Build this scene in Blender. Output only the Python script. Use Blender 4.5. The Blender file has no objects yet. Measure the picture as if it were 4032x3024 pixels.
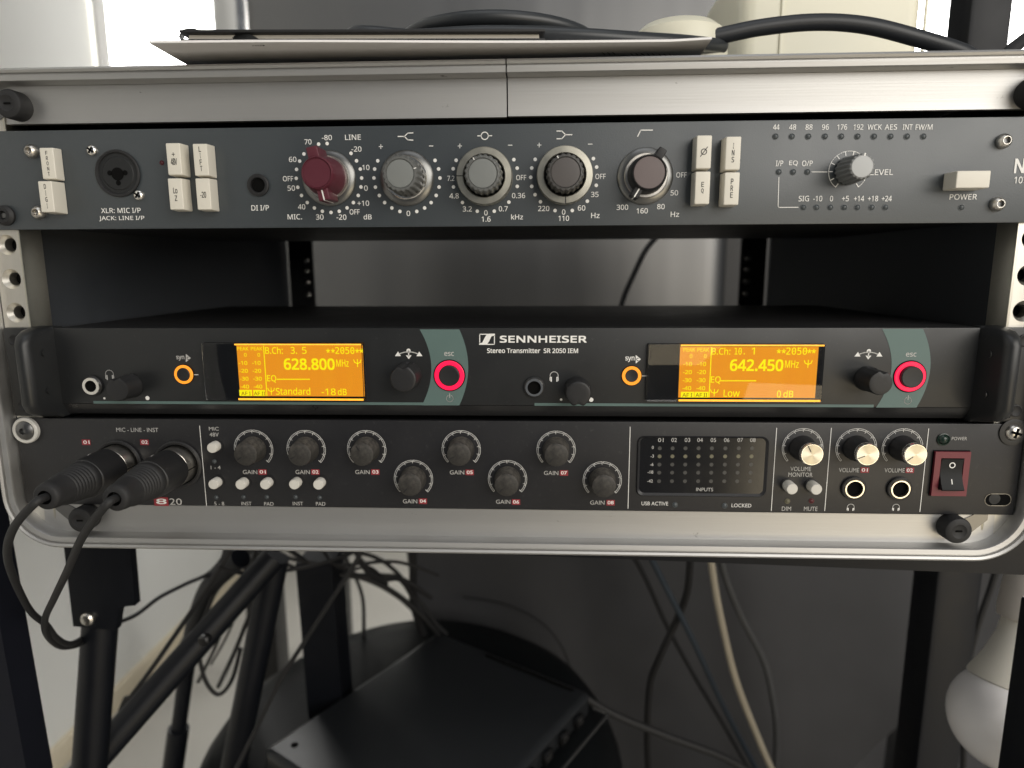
import bpy, bmesh, math, random
from mathutils import Vector, Matrix
random.seed(4)
R = math.radians
SC = bpy.context.scene
COL = SC.collection
H = 0.70                      # metres from the floor to the bottom of the lowest rack unit

# ------------------------------------------------------------------ camera
CAM = Vector((18.24, -306.0, 115.0))          # millimetres, z measured from the lowest rack unit
PITCH, YAW, ROLL = R(9.914), R(-2.606), R(-0.2515)
FPX = 2619.9                                   # focal length in pixels of the 4032 px photograph
_fw = Vector((math.sin(YAW)*math.cos(PITCH), math.cos(YAW)*math.cos(PITCH), -math.sin(PITCH)))
_rt0 = Vector((math.cos(YAW), -math.sin(YAW), 0)); _up0 = _rt0.cross(_fw)
_rt = _rt0*math.cos(ROLL) + _up0*math.sin(ROLL); _up = _up0*math.cos(ROLL) - _rt0*math.sin(ROLL)
cd = bpy.data.cameras.new('camera'); cam = bpy.data.objects.new('camera', cd); COL.objects.link(cam)
cd.sensor_width = 36; cd.lens = FPX/4032*36; cd.clip_start = 0.01; cd.clip_end = 50
m3 = Matrix((_rt, _up, -_fw)).transposed()
cam.matrix_world = Matrix.Translation((CAM.x/1000, CAM.y/1000, CAM.z/1000+H)) @ m3.to_4x4()
cd.dof.use_dof = True; cd.dof.focus_distance = 0.305; cd.dof.aperture_fstop = 7.5
SC.camera = cam
SC.render.resolution_x, SC.render.resolution_y = 1024, 768
# ------------------------------------------------------------------ world and lamps
w = bpy.data.worlds.new('World'); SC.world = w; w.use_nodes = True
bg = w.node_tree.nodes['Background']; bg.inputs[0].default_value = (0.80, 0.85, 0.92, 1); bg.inputs[1].default_value = 0.13
def area(name, loc, target, size, sizey, energy, col):
    l = bpy.data.lights.new(name, 'AREA'); l.shape = 'RECTANGLE'; l.size = size; l.size_y = sizey; l.energy = energy; l.color = col
    o = bpy.data.objects.new(name, l); COL.objects.link(o); o.location = loc
    o.rotation_euler = (Vector(target)-Vector(loc)).to_track_quat('-Z', 'Y').to_euler()
    return o
area('room_window_light', (1.15, -1.30, 1.40), (0.10, 0, 0.80), 1.7, 1.15, 29, (1.0, 0.955, 0.88))
area('low_warm_light', (1.0, -1.30, 0.24), (0.15, 0, 0.72), 0.9, 0.36, 4.2, (1.0, 0.84, 0.58))
area('overhead_fill', (0.1, -0.6, 2.5), (0.0, 0.1, 0.8), 1.2, 1.2, 5, (0.95, 0.97, 1.0))  # unseen overhead fill, added to brighten the rim and panels
vs = SC.view_settings; vs.view_transform = 'Standard'; vs.look = 'None'; vs.exposure = 0; vs.gamma = 1; vs.use_curve_mapping = False
SC.cycles.max_bounces = 8; SC.cycles.transmission_bounces = 8; SC.cycles.caustics_refractive = False; SC.cycles.caustics_reflective = False
SC.cycles.use_denoising = True

# ------------------------------------------------------------------ pixel -> plane helpers (native photo pixels)
def ray(u, v):
    return _rt*((u-2016)/FPX) - _up*((v-1512)/FPX) + _fw
def P(u, v, Y=0.0):
    d = ray(u, v); t = (Y-CAM.y)/d.y; p = CAM + d*t
    return (p.x, p.z)
def P3(u, v, Y):
    x, z = P(u, v, Y); return Vector((x, Y, z))
def F3(u, v, z):
    d = ray(u, v); return CAM + d*((z-CAM.z)/d.z)
class ZM:
    def __init__(s, x0, y0, k): s.x0, s.y0, s.k = x0, y0, k
    def n(s, x, y): return s.x0+x*s.k, s.y0+y*s.k
    def p(s, x, y, Y=0.0): return P(*s.n(x, y), Y)
    def mm(s, x, y, r, Y=0.0):
        a = s.p(x-r, y, Y); b = s.p(x+r, y, Y); return (b[0]-a[0])/2
N1 = ZM(0, 440, .45208); N2 = ZM(1000, 440, .45208); N3 = ZM(1950, 440, .45208); N4 = ZM(2900, 440, .51175)
S1 = ZM(0, 860, .60759); S2 = ZM(1100, 860, .60579); S3 = ZM(2688, 860, .60759); S4 = ZM(1700, 1280, .45208)
D1 = ZM(850, 1330, .29385); D2 = ZM(2450, 1330, .38427); E1 = ZM(0, 1200, .40687); E2 = ZM(3300, 1200, .33748)
I1 = ZM(0, 1600, .45208); I2 = ZM(800, 1620, .45208); I3 = ZM(1700, 1620, .45208); I4 = ZM(2450, 1620, .36166); I5 = ZM(3000, 1620, .46655)
VW = ZM(0, 0, 1.8228)

# ------------------------------------------------------------------ materials
def nt(m):
    m.use_nodes = True; return m.node_tree, m.node_tree.nodes['Principled BSDF']
def mat(name, col, rough=0.5, metal=0.0, var=0.12, vscale=60.0, bump=0.0, bscale=600.0, stretch=(1, 1, 1), spec=0.5, rvar=0.08, coat=0.0):
    m = bpy.data.materials.new(name); t, b = nt(m); N = t.nodes; L = t.links
    tc = N.new('ShaderNodeTexCoord'); mp = N.new('ShaderNodeMapping'); mp.inputs['Scale'].default_value = stretch
    L.new(tc.outputs['Object'], mp.inputs[0])
    nz = N.new('ShaderNodeTexNoise'); nz.inputs['Scale'].default_value = vscale; nz.inputs['Detail'].default_value = 5
    L.new(mp.outputs[0], nz.inputs['Vector'])
    mx = N.new('ShaderNodeMix'); mx.data_type = 'RGBA'
    mx.inputs[6].default_value = (*[c*(1-var) for c in col], 1); mx.inputs[7].default_value = (*[min(1, c*(1+var)) for c in col], 1)
    L.new(nz.outputs['Fac'], mx.inputs[0]); L.new(mx.outputs[2], b.inputs['Base Color'])
    mr = N.new('ShaderNodeMapRange'); mr.inputs[3].default_value = max(0.02, rough-rvar); mr.inputs[4].default_value = min(1, rough+rvar)
    L.new(nz.outputs['Fac'], mr.inputs[0]); L.new(mr.outputs[0], b.inputs['Roughness'])
    b.inputs['Metallic'].default_value = metal; b.inputs['Specular IOR Level'].default_value = spec
    b.inputs['Coat Weight'].default_value = coat
    if bump:
        n2 = N.new('ShaderNodeTexNoise'); n2.inputs['Scale'].default_value = bscale; n2.inputs['Detail'].default_value = 3
        L.new(mp.outputs[0], n2.inputs['Vector'])
        bp = N.new('ShaderNodeBump'); bp.inputs['Strength'].default_value = bump; bp.inputs['Distance'].default_value = 0.0004
        L.new(n2.outputs['Fac'], bp.inputs['Height']); L.new(bp.outputs[0], b.inputs['Normal'])
    return m
def emis(name, col, st, var=0.0, vscale=900.0):
    m = bpy.data.materials.new(name); t, b = nt(m)
    b.inputs['Base Color'].default_value = (*[c*0.3 for c in col], 1); b.inputs['Roughness'].default_value = 0.4
    b.inputs['Emission Color'].default_value = (*col, 1); b.inputs['Emission Strength'].default_value = st
    if var:
        N = t.nodes; L = t.links
        tc = N.new('ShaderNodeTexCoord'); nz = N.new('ShaderNodeTexNoise'); nz.inputs['Scale'].default_value = vscale
        mp = N.new('ShaderNodeMapping'); mp.inputs['Scale'].default_value = (1, 1, .12); L.new(tc.outputs['Object'], mp.inputs[0]); L.new(mp.outputs[0], nz.inputs['Vector'])
        mx = N.new('ShaderNodeMix'); mx.data_type = 'RGBA'
        mx.inputs[6].default_value = (col[0]*(1-var*.35), col[1]*(1-var), col[2], 1); mx.inputs[7].default_value = (min(1, col[0]*(1+var*.3)), col[1]*(1+var), col[2]*(1+var), 1)
        L.new(nz.outputs['Fac'], mx.inputs[0]); L.new(mx.outputs[2], b.inputs['Emission Color'])
    return m
def dusty(name, col, dust, rough=0.55, scale=420.0, lo=0.36, hi=0.72):
    m = mat(name, col, rough); t = m.node_tree; N = t.nodes; L = t.links; b = N['Principled BSDF']
    old = b.inputs['Base Color'].links[0].from_socket
    tc = N.new('ShaderNodeTexCoord'); n = N.new('ShaderNodeTexNoise'); n.inputs['Scale'].default_value = scale; n.inputs['Detail'].default_value = 8; n.inputs['Roughness'].default_value = .7
    L.new(tc.outputs['Object'], n.inputs['Vector'])
    r = N.new('ShaderNodeMapRange'); r.inputs[1].default_value = lo; r.inputs[2].default_value = hi; L.new(n.outputs['Fac'], r.inputs[0])
    ge = N.new('ShaderNodeNewGeometry'); sx = N.new('ShaderNodeSeparateXYZ'); L.new(ge.outputs['Normal'], sx.inputs[0])
    r2 = N.new('ShaderNodeMapRange'); r2.inputs[1].default_value = -.1; r2.inputs[2].default_value = .9; r2.inputs[3].default_value = .22; r2.inputs[4].default_value = 1.0; L.new(sx.outputs['Z'], r2.inputs[0])
    mu = N.new('ShaderNodeMath'); mu.operation = 'MULTIPLY'; L.new(r.outputs[0], mu.inputs[0]); L.new(r2.outputs[0], mu.inputs[1])
    mx = N.new('ShaderNodeMix'); mx.data_type = 'RGBA'; mx.inputs[7].default_value = (*dust, 1)
    L.new(mu.outputs[0], mx.inputs[0]); L.new(old, mx.inputs[6]); L.new(mx.outputs[2], b.inputs['Base Color'])
    return m
def scuffed(name, col, rough, stretch, spec_scale=110.0, lo=.70, metal=1.0, dark=(.10, .09, .08)):
    m = mat(name, col, rough, metal, var=0.16, vscale=22, bump=0.13, bscale=420, stretch=stretch, rvar=.10); t = m.node_tree; N = t.nodes; L = t.links; b = N['Principled BSDF']
    old = b.inputs['Base Color'].links[0].from_socket
    tc = N.new('ShaderNodeTexCoord'); mp = N.new('ShaderNodeMapping'); mp.inputs['Scale'].default_value = (.55, 1, 1); L.new(tc.outputs['Object'], mp.inputs[0])
    n = N.new('ShaderNodeTexNoise'); n.inputs['Scale'].default_value = spec_scale; n.inputs['Detail'].default_value = 6; n.inputs['Roughness'].default_value = .65; L.new(mp.outputs[0], n.inputs['Vector'])
    r = N.new('ShaderNodeMapRange'); r.inputs[1].default_value = lo; r.inputs[2].default_value = lo+.05; L.new(n.outputs['Fac'], r.inputs[0])
    mx = N.new('ShaderNodeMix'); mx.data_type = 'RGBA'; mx.inputs[7].default_value = (*dark, 1)
    L.new(r.outputs[0], mx.inputs[0]); L.new(old, mx.inputs[6]); L.new(mx.outputs[2], b.inputs['Base Color'])
    return m
M = {}
M['alu'] = scuffed('brushed_aluminium', (.52, .515, .505), .50, (.05, 3, 3))
M['alu_rail'] = scuffed('rail_aluminium', (.62, .60, .55), .42, (3, 3, .1))
M['chrome'] = mat('chrome', (.80, .78, .74), .16, 1.0, var=.05)
M['steel'] = mat('zinc_steel', (.66, .63, .58), .30, 1.0, var=.2, vscale=400)
M['darksteel'] = mat('dark_steel', (.16, .16, .16), .34, 1.0, var=.2)
M['gold'] = mat('brass_ring', (.84, .78, .66), .28, 1.0, var=.06)
M['slate'] = mat('slate_panel_paint', (.042, .051, .058), .42, 0, var=.10, vscale=18, bump=.12, bscale=1800, spec=.8, rvar=.14)
M['blackpanel'] = mat('black_panel_paint', (.015, .016, .017), .44, 0, var=.22, vscale=20, rvar=.14, bump=.18, bscale=1500, spec=.5)
M['ifpanel'] = mat('black_anodised_panel', (.015, .015, .017), .42, 0.0, var=.22, vscale=22, bump=.15, bscale=1700, spec=.65, rvar=.14)
M['black'] = mat('black_plastic', (.014, .014, .015), .48, 0, var=.15, bump=.1)
M['blackgloss'] = mat('glossy_black', (.010, .010, .011), .22, 0, var=.1)
M['rubber'] = mat('black_rubber', (.014, .014, .015), .62, 0, var=.2, bump=.15)
M['void'] = mat('dark_hole', (.004, .004, .004), .9, 0, var=.1, spec=.1)
M['case_in'] = mat('case_lining', (.060, .066, .075), .60, 0, var=.15, bump=.2, bscale=900)
M['cream'] = mat('cream_button', (.74, .705, .62), .42, 0, var=.03, bump=.05)
M['print'] = mat('white_print', (.88, .87, .84), .6, 0, var=.05)
M['printdim'] = mat('grey_print', (.52, .51, .49), .6, 0, var=.12, vscale=900)
M['ink'] = mat('black_ink', (.02, .02, .02), .6, 0)
M['red'] = mat('maroon_plastic', (.098, .018, .030), .42, 0, var=.06, bump=.05)
M['greycap'] = mat('grey_cap', (.20, .21, .205), .48, 0, var=.05)
M['greyknob'] = mat('grey_knob', (.115, .118, .115), .45, 0, var=.06)
M['darkcap'] = mat('brown_grey_cap', (.090, .082, .080), .48, 0, var=.05)
M['mauvecap'] = mat('mauve_cap', (.150, .120, .118), .45, 0, var=.05)
M['champ'] = mat('champagne_ring', (.52, .50, .43), .36, 1.0, var=.08, vscale=300)
M['skirt'] = mat('smoked_skirt', (.20, .20, .195), .34, 1.0, var=.15, vscale=200)
M['teal'] = mat('teal_print', (.105, .165, .155), .50, 0, var=.04)
M['redbox'] = mat('red_print', (.30, .030, .040), .55, 0, var=.06)
M['redswitch'] = mat('red_switch_frame', (.155, .018, .032), .42, 0, var=.06)
M['screen'] = emis('lcd_orange', (1.0, .345, .012), 1.06, .13, 120.0)
M['lcdtext'] = emis('lcd_yellow', (1.0, .88, .004), 1.25)
M['lcdtextdim'] = emis('lcd_yellow_dim', (1.0, .80, .004), 1.2)
M['edge_glow'] = emis('lens_edge_glow', (1.0, .42, .03), 1.5, .3, 300.0)  # emission stands in for screen light caught in the lens edges
M['lcdink'] = emis('lcd_brown', (.42, .12, .002), .9)
M['ringamber'] = emis('amber_ring', (1.0, .34, .025), 1.05)
M['ringpink'] = emis('pink_ring', (1.0, .008, .068), 1.15)
M['led'] = mat('unlit_led', (.072, .082, .088), .30, 0, var=.2)
M['ledm'] = mat('unlit_meter_led', (.060, .060, .058), .35, 0, var=.3)
M['ledy'] = mat('unlit_yellow_led', (.16, .15, .10), .35, 0, var=.2)
M['ledred'] = mat('unlit_red_led', (.10, .02, .026), .35, 0, var=.2)
M['ledgreen'] = mat('unlit_green_led', (.010, .026, .018), .22, 0, var=.2)
M['blackpanel'] = dusty('dusty_black_panel', (.014, .015, .016), (.15, .145, .14), .42, 520.0, .60, .92)
M['ifpanel'] = dusty('dusty_anodised_panel', (.014, .014, .016), (.15, .145, .14), .42, 480.0, .58, .92)
M['dustknob'] = dusty('dusty_black_knob', (.018, .017, .016), (.15, .135, .115))
M['btn'] = mat('pale_button', (.66, .64, .59), .38, 0, var=.04)
M['spun'] = mat('spun_aluminium', (.86, .82, .72), .30, 1.0, var=.04)
g = bpy.data.materials.new('clear_lens'); t_, b_ = nt(g); b_.inputs['Transmission Weight'].default_value = 1; b_.inputs['Roughness'].default_value = .01; b_.inputs['IOR'].default_value = 1.38
M['lens'] = g

# ------------------------------------------------------------------ mesh helpers (millimetres in, metres out)
WL = {}
def wloc(o): return WL.get(o.name, Vector((0, 0, 0)))
def catmull(pts, k=8):
    pts = [Vector(p) for p in pts]; out = []
    for i in range(len(pts)-1):
        p0 = pts[max(0, i-1)]; p1 = pts[i]; p2 = pts[i+1]; p3 = pts[min(len(pts)-1, i+2)]
        for j in range(k):
            t = j/k
            out.append(.5*((2*p1)+(p2-p0)*t+(2*p0-5*p1+4*p2-p3)*t*t+(3*p1-p0-3*p2+p3)*t**3))
    out.append(pts[-1]); return out
class MB:
    def __init__(s): s.v = []; s.f = []
    def add(s, vs, fs):
        o = len(s.v); s.v += [tuple(v) for v in vs]; s.f += [tuple(i+o for i in f) for f in fs]; return s
    def bm(s, bm, mtx=None):
        bm.verts.index_update(); vs = [(mtx @ v.co if mtx else v.co.copy()) for v in bm.verts]
        s.add(vs, [[v.index for v in f.verts] for f in bm.faces]); bm.free(); return s
    def box(s, c, size, bev=0.0, seg=2, mtx=None, taper=None):
        bm = bmesh.new(); bmesh.ops.create_cube(bm, size=1)
        for v in bm.verts:
            k = 1.0
            if taper and v.co.y < 0: k = taper
            v.co = Vector((v.co.x*size[0]*k, v.co.y*size[1], v.co.z*size[2]*k))
        if bev: bmesh.ops.bevel(bm, geom=list(bm.edges), offset=bev, segments=seg, affect='EDGES', profile=.6)
        T = Matrix.Translation(c)
        return s.bm(bm, T @ mtx if mtx else T)
    def lathe(s, cx, cz, prof, n=40, flute=None, mtx=None, close=True):
        vs = []; fs = []; m = len(prof)
        for i in range(n):
            a = 2*math.pi*i/n
            for j, (r, y) in enumerate(prof):
                rr = r*(flute(a, j) if flute else 1)
                vs.append(Vector((rr*math.cos(a), y, rr*math.sin(a))))
        for i in range(n):
            k = (i+1) % n
            for j in range(m-1): fs.append((i*m+j, i*m+j+1, k*m+j+1, k*m+j))
        if close:
            fs.append([i*m+m-1 for i in range(n)][::1])
        T = Matrix.Translation((cx, 0, cz))
        if mtx: T = T @ mtx
        s.add([T @ v for v in vs], fs); return s
    def disc(s, cx, cz, r, y, n=24):
        return s.flat([(cx+r*math.cos(2*math.pi*i/n), cz+r*math.sin(2*math.pi*i/n)) for i in range(n)], y)
    def ring(s, cx, cz, r0, r1, y, n=48, a0=0, a1=360):
        vs = []; fs = []; full = abs(a1-a0) >= 360; k = n if full else n+1
        for i in range(k):
            a = R(a0+(a1-a0)*i/n); vs += [(cx+r0*math.cos(a), y, cz+r0*math.sin(a)), (cx+r1*math.cos(a), y, cz+r1*math.sin(a))]
        for i in range(n):
            j = (i+1) % k; fs.append((2*i, 2*i+1, 2*j+1, 2*j))
        return s.add(vs, fs)
    def flat(s, poly, y): return s.add([(x, y, z) for x, z in poly], [list(range(len(poly)))])
    def stroke(s, pts, w, y):
        for (a, b) in zip(pts, pts[1:]):
            a = Vector(a); b = Vector(b); d = (b-a).normalized(); nrm = Vector((-d.y, d.x))*w/2; e = d*w*.35
            s.flat([tuple(a-e-nrm), tuple(b+e-nrm), tuple(b+e+nrm), tuple(a-e+nrm)], y)
        return s
    def prism(s, poly, y0, y1):
        n = len(poly); vs = [(x, y0, z) for x, z in poly]+[(x, y1, z) for x, z in poly]
        fs = [list(range(n)), list(range(2*n-1, n-1, -1))]+[(i, n+i, n+(i+1) % n, (i+1) % n) for i in range(n)]
        return s.add(vs, fs)
    def tube(s, pts, r, n=12, k=8, caps=True):
        pts = catmull(pts, k) if k else [Vector(p) for p in pts]
        rs = r if callable(r) else (lambda t: r)
        vs = []; fs = []; prev = None
        for i, p in enumerate(pts):
            d = (pts[min(i+1, len(pts)-1)]-pts[max(i-1, 0)]).normalized()
            if prev is None: a = d.orthogonal().normalized()
            else: a = (prev-d*prev.dot(d)).normalized()
            prev = a; b = d.cross(a); rr = rs(i/(len(pts)-1))
            vs += [p+(a*math.cos(2*math.pi*j/n)+b*math.sin(2*math.pi*j/n))*rr for j in range(n)]
        for i in range(len(pts)-1):
            for j in range(n): fs.append((i*n+j, i*n+(j+1) % n, (i+1)*n+(j+1) % n, (i+1)*n+j))
        if caps: fs += [list(range(n))[::-1], [len(vs)-n+j for j in range(n)]]
        return s.add(vs, fs)
    def build(s, name, m, parent=None, smooth=35, fix=True, label=None):
        me = bpy.data.meshes.new(name)
        xs = [v[0] for v in s.v]; ys = [v[1] for v in s.v]; zs = [v[2] for v in s.v]
        c = Vector(((min(xs)+max(xs))/2, (min(ys)+max(ys))/2, (min(zs)+max(zs))/2 if parent else min(zs)))
        me.from_pydata([tuple((Vector(v)-c)*.001) for v in s.v], [], s.f)
        if fix:
            bm = bmesh.new(); bm.from_mesh(me); bmesh.ops.recalc_face_normals(bm, faces=bm.faces); bm.to_mesh(me); bm.free()
        if smooth:
            me.shade_smooth(); me.set_sharp_from_angle(angle=R(smooth))
        me.materials.append(M[m] if isinstance(m, str) else m)
        o = bpy.data.objects.new(name, me); COL.objects.link(o)
        cw = c*.001+Vector((0, 0, H)); WL[o.name] = cw
        if parent: o.parent = parent; o.location = cw-wloc(parent)
        else: o.location = cw
        if label: o['label'] = label
        return o
def thing(name, label, cat, base, group=None):
    o = bpy.data.objects.new(name, None); COL.objects.link(o); o.empty_display_size = .02
    o.location = Vector(base)*.001+Vector((0, 0, H)); WL[o.name] = o.location.copy()
    tag(o, label, cat, group); return o
def tag(o, label, cat, group=None):
    o['label'] = label; o['category'] = cat
    if group: o['group'] = group
    return o
def struct(o): o['kind'] = 'structure'; return o

_txt = {}
import os
def bundled(name):                             # a face that ships inside Blender; its built-in face otherwise
    try: return bpy.data.fonts.load(os.path.join(bpy.utils.system_resource('DATAFILES'), 'fonts', name))
    except Exception: return None
SANS = bundled('NotoSansHebrew-Regular.woff2'); MONO = bundled('DejaVuSansMono.woff2')
FONT = [SANS]
def glyphs(s, bold=0.0):
    bold = 0.0 if FONT[0] else bold
    k = (s, bold, FONT[0].name if FONT[0] else '')
    if k not in _txt:
        c = bpy.data.curves.new('t', 'FONT'); c.body = s; c.size = 1; c.offset = bold; c.resolution_u = 3
        if FONT[0]: c.font = FONT[0]
        o = bpy.data.objects.new('t', c); COL.objects.link(o)
        dg = bpy.context.evaluated_depsgraph_get(); dg.update()
        me = bpy.data.meshes.new_from_object(o.evaluated_get(dg))
        vs = [v.co.copy() for v in me.vertices]; fs = [list(p.vertices) for p in me.polygons]
        bpy.data.objects.remove(o); bpy.data.curves.remove(c); bpy.data.meshes.remove(me)
        x0 = min(v.x for v in vs); x1 = max(v.x for v in vs); y0 = min(v.y for v in vs); y1 = max(v.y for v in vs)
        _txt[k] = ([((v.x-x0)/(x1-x0)-.5, (v.y-y0)/(y1-y0)-.5) for v in vs], fs, (x1-x0)/(y1-y0))
    return _txt[k]
def lay(mb, vs, fs, x, z, ww, hh, Y, bold):
    if bold and FONT[0]:                       # heavier strokes: the same print laid down again a hair to each side
        d = bold*hh*.9
        for i, (dx, dz) in enumerate(((d, d), (-d, d), (d, -d), (-d, -d))): mb.add([(x+a*(ww-2*d)+dx, Y-.004*i, z+b*(hh-2*d)+dz) for a, b in vs], fs)
    else: mb.add([(x+a*ww, Y, z+b*hh) for a, b in vs], fs)
    return mb
def text(parent, s, zm, cx, cy, w, h, Y=-.15, m='print', bold=.012, name='lettering', into=None):
    """print s centred on the zoom pixel (cx, cy), h pixels high and w wide (None: natural width)"""
    vs, fs, asp = glyphs(s, bold)
    x, z = zm.p(cx, cy, Y)
    hh = zm.p(cx, cy-h/2, Y)[1]-zm.p(cx, cy+h/2, Y)[1]
    ww = zm.mm(cx, cy, w/2, Y)*2 if w else hh*asp*.86
    mb = lay(into or MB(), vs, fs, x, z, ww, hh, Y, bold)
    if into is None: return mb.build(name, m, parent, smooth=0, fix=False)

# ================================================================== the setting
FL = -700.0
mfloor = mat('floor_lino', (.46, .44, .40), .45, 0, var=.08, vscale=9, bump=.1, bscale=90)
mwall = mat('painted_wall', (.80, .80, .775), .75, 0, var=.05, vscale=5, bump=.25, bscale=120)
struct(MB().box((200, 600, FL-20), (3200, 3600, 40)).build('floor', mfloor))
WX = -785.0
lw = struct(MB().box((WX-30, 500, FL+1250), (60, 3000, 2500)).build('wall_left', mwall))
struct(MB().box((600, 1680, FL+1250), (2830, 60, 2500)).build('wall_back', mwall))
sk = mat('skirting_paint', (.70, .62, .47), .5, 0, var=.05)
struct(MB().box((WX+6, 500, FL+21), (12, 3000, 42), 3).build('skirting_board', sk))
mpane = emis('bright_window_pane', (1.0, .985, .95), 9.0)
mframe = mat('white_window_frame', (.80, .79, .76), .4, 0, var=.03)
def window(name, label, c, size, axis):
    wn = thing(name, label, 'window', (c[0], c[1], c[2]-size[1]/2))
    for k in (0,):
        off = 0
        cc = (c[0], c[1]+off, c[2]) if axis == 'x' else (c[0]+off, c[1], c[2])
        sz = (4, size[0]-30, size[1]-40) if axis == 'x' else (size[0]-30, 4, size[1]-40)
        MB().box(cc, sz).build('pane', mpane, wn, smooth=0)
    fr = MB()
    for k in (-1, 1):
        cc = (c[0], c[1]+k*size[0]/2, c[2]) if axis == 'x' else (c[0]+k*size[0]/2, c[1], c[2])
        fr.box(cc, (8, 30, size[1]) if axis == 'x' else (30, 8, size[1]), 2)
    for k in (-1, 1):
        fr.box((c[0], c[1], c[2]+k*(size[1]/2-15)), (8, size[0]-31, 30) if axis == 'x' else (size[0]-31, 8, 30), 2)
    fr.build('frame', mframe, wn)
    return wn
window('window', 'bright daylit window in the left wall beyond the notebook', (WX+14, 1300, 560), (720, 900), 'x')
window('window', 'bright daylit window in the back wall beyond the cream container', (980, 1640, 560), (1150, 900), 'y')

# table behind the rack: board, dark cloth and legs, with a steel cabinet standing on it
mcloth = mat('dark_grey_cloth', (.050, .050, .053), .85, 0, var=.25, vscale=14, bump=.6, bscale=500)
bt = thing('back_table', 'black table behind the rack carrying the brushed steel cabinet', 'table', (80, 800, FL))
MB().box((80, 830, -30), (1160, 420, 24), 3).build('table_top', 'black', bt)
for x, y in ((-420, 660), (600, 660), (-420, 1010), (600, 1010)):
    MB().box((x, y, FL/2-21), (46, 46, -FL-42), 3).build('leg', 'black', bt)
def cloth():
    mb = MB(); nx, nz = 70, 26; top = -17
    for j in range(nz+1):
        for i in range(nx+1):
            s = i/nx; t = j/nz
            x0 = -205+70*t; x = x0+(680-x0)*s
            bot = FL+4+min(1, max(0, s-.66)/.16)*215
            z = top+(bot-top)*t
            y = 612+12*math.sin(s*10-3.4*t+.6*math.sin(s*23))*(.2+t)+2.5*math.sin(s*31+t*5+2*math.sin(t*4))*(.1+t)-55*t*t
            mb.v.append((x, y, z))
    for j in range(nz):
        for i in range(nx):
            a = j*(nx+1)+i; mb.f.append((a, a+1, a+nx+2, a+nx+1))
    return mb
tag(cloth().build('cloth', mcloth, None, smooth=60), 'dark grey cloth hanging down in front of the back table', 'cloth')
msteel = mat('brushed_steel_cabinet', (.20, .20, .20), .42, 1.0, var=.08, vscale=6, bump=.45, bscale=4.0, stretch=(1, 1, .04))
for n_ in msteel.node_tree.nodes:
    if n_.type == 'BUMP': n_.inputs['Distance'].default_value = .02
cab = thing('steel_cabinet', 'brushed steel cabinet with a rounded left edge standing behind the rack', 'cabinet', (-60, 800, -18))
MB().box((-60, 830, 330), (690, 340, 696), 40, 6).build('body', msteel, cab)
MB().box((395, 880, 330), (240, 300, 690), 6).build('side_panel', mat('grey_side_panel', (.06, .06, .062), .6, 0), cab)
mbk = F3(1860*1.8228, 1566*1.8228, FL+9)
tag(MB().box((520, mbk.y-300, FL+4.2), (760, 600, 8), 3).build('floor_mat', mat('dark_floor_mat', (.022, .020, .020), .9, 0, var=.3, bump=.6, bscale=300)), 'dark mat on the floor in front of the grey cloth', 'mat')
# stand the case rests on
MB().tube([(-405, 705, -16), (-405, 705, 676)], 46, 40, 0).build('edge_highlight', mat('edge_highlight_chrome', (.72, .72, .72), .2, 1.0, var=.05), cab, smooth=40)  # bright strip added to give the cabinet's left edge its highlight
st = thing('rack_stand', 'black folding tube stand under the aluminium rack case', 'stand', (0, 150, FL))
mtube = mat('black_tube_paint', (.005, .006, .009), .46, 0, var=.2, bump=.08, spec=.3)
fr_ = F3(2212*1.8228, 1242*1.8228, -42); fl_ = F3(1300*1.8228, 1206*1.8228, -42); dd_ = (fl_-fr_)/(fl_-fr_).length
fr_ = fr_-dd_*30; fl_ = fr_+dd_*330; bk_ = Vector((-dd_.y, dd_.x, 0)); bk_ = bk_ if bk_.y > 0 else -bk_
mb = MB(); mb.v = [tuple(p+Vector((0, 0, dz))) for dz in (0, 19.5) for p in (fr_, fl_, fl_+bk_*260, fr_+bk_*300)]
mb.f = [(0, 1, 2, 3), (4, 5, 6, 7), (0, 1, 5, 4), (1, 2, 6, 5), (2, 3, 7, 6), (3, 0, 4, 7)]; mb.build('shelf', mtube, st, smooth=0)
a = P3(2038*1.8228, 1300*1.8228, 230); MB().box((a.x, 230, (FL-48)/2), (36, 36, -FL-48), 4).build('leg', mtube, st)
# left bracket and leg
p1, p2, p3, p4, p5 = [P3(u*1.8228, v*1.8228, 92) for u, v in ((134, 1150), (278, 1150), (292, 1308), (258, 1312), (250, 1362))]
p6 = P3(158*1.8228, 1353*1.8228, 92)
MB().prism([(p.x, p.z) for p in (p6, p5, p4, p3, p2, p1)], 92, 98).build('bracket', mtube, st)
MB().box(((p2.x+p1.x)/2, 150, -44), (p2.x-p1.x-4, 100, 5), 1).build('bracket_flange', mtube, st)
b = P3(188*1.8228, 1338*1.8228, 90); MB().lathe(b.x, b.z, [(4.4, 92), (4.4, 89.5), (3.2, 88.2), (0.6, 87.8)], 20).build('bolt', 'steel', st)
def tub(name, pts, r, mt=mtube, parent=st, n=18): return MB().tube(pts, r, n, 0).build(name, mt, parent)
def vp(u, v, Y): return P3(u*1.8228, v*1.8228, Y)
def to_floor(a, b):           # run the line a-b down to the floor
    d = b-a; return a+d*((FL-a.z)/d.z)
A_ = vp(225, 1230, 115); B_ = vp(195, 1640, 105); tub('leg', [A_, to_floor(A_, B_)], 11.5)
A_ = vp(590, 1205, 230); B_ = vp(250, 1590, 140); tub('brace', [A_, A_+(B_-A_)*1.35], 11)
b = vp(437, 1386, 175); MB().lathe(b.x, b.z, [(4.4, 182), (4.4, 176), (3.4, 174.6), (.5, 174.4)], 18).build('bolt', 'darksteel', st)
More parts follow.
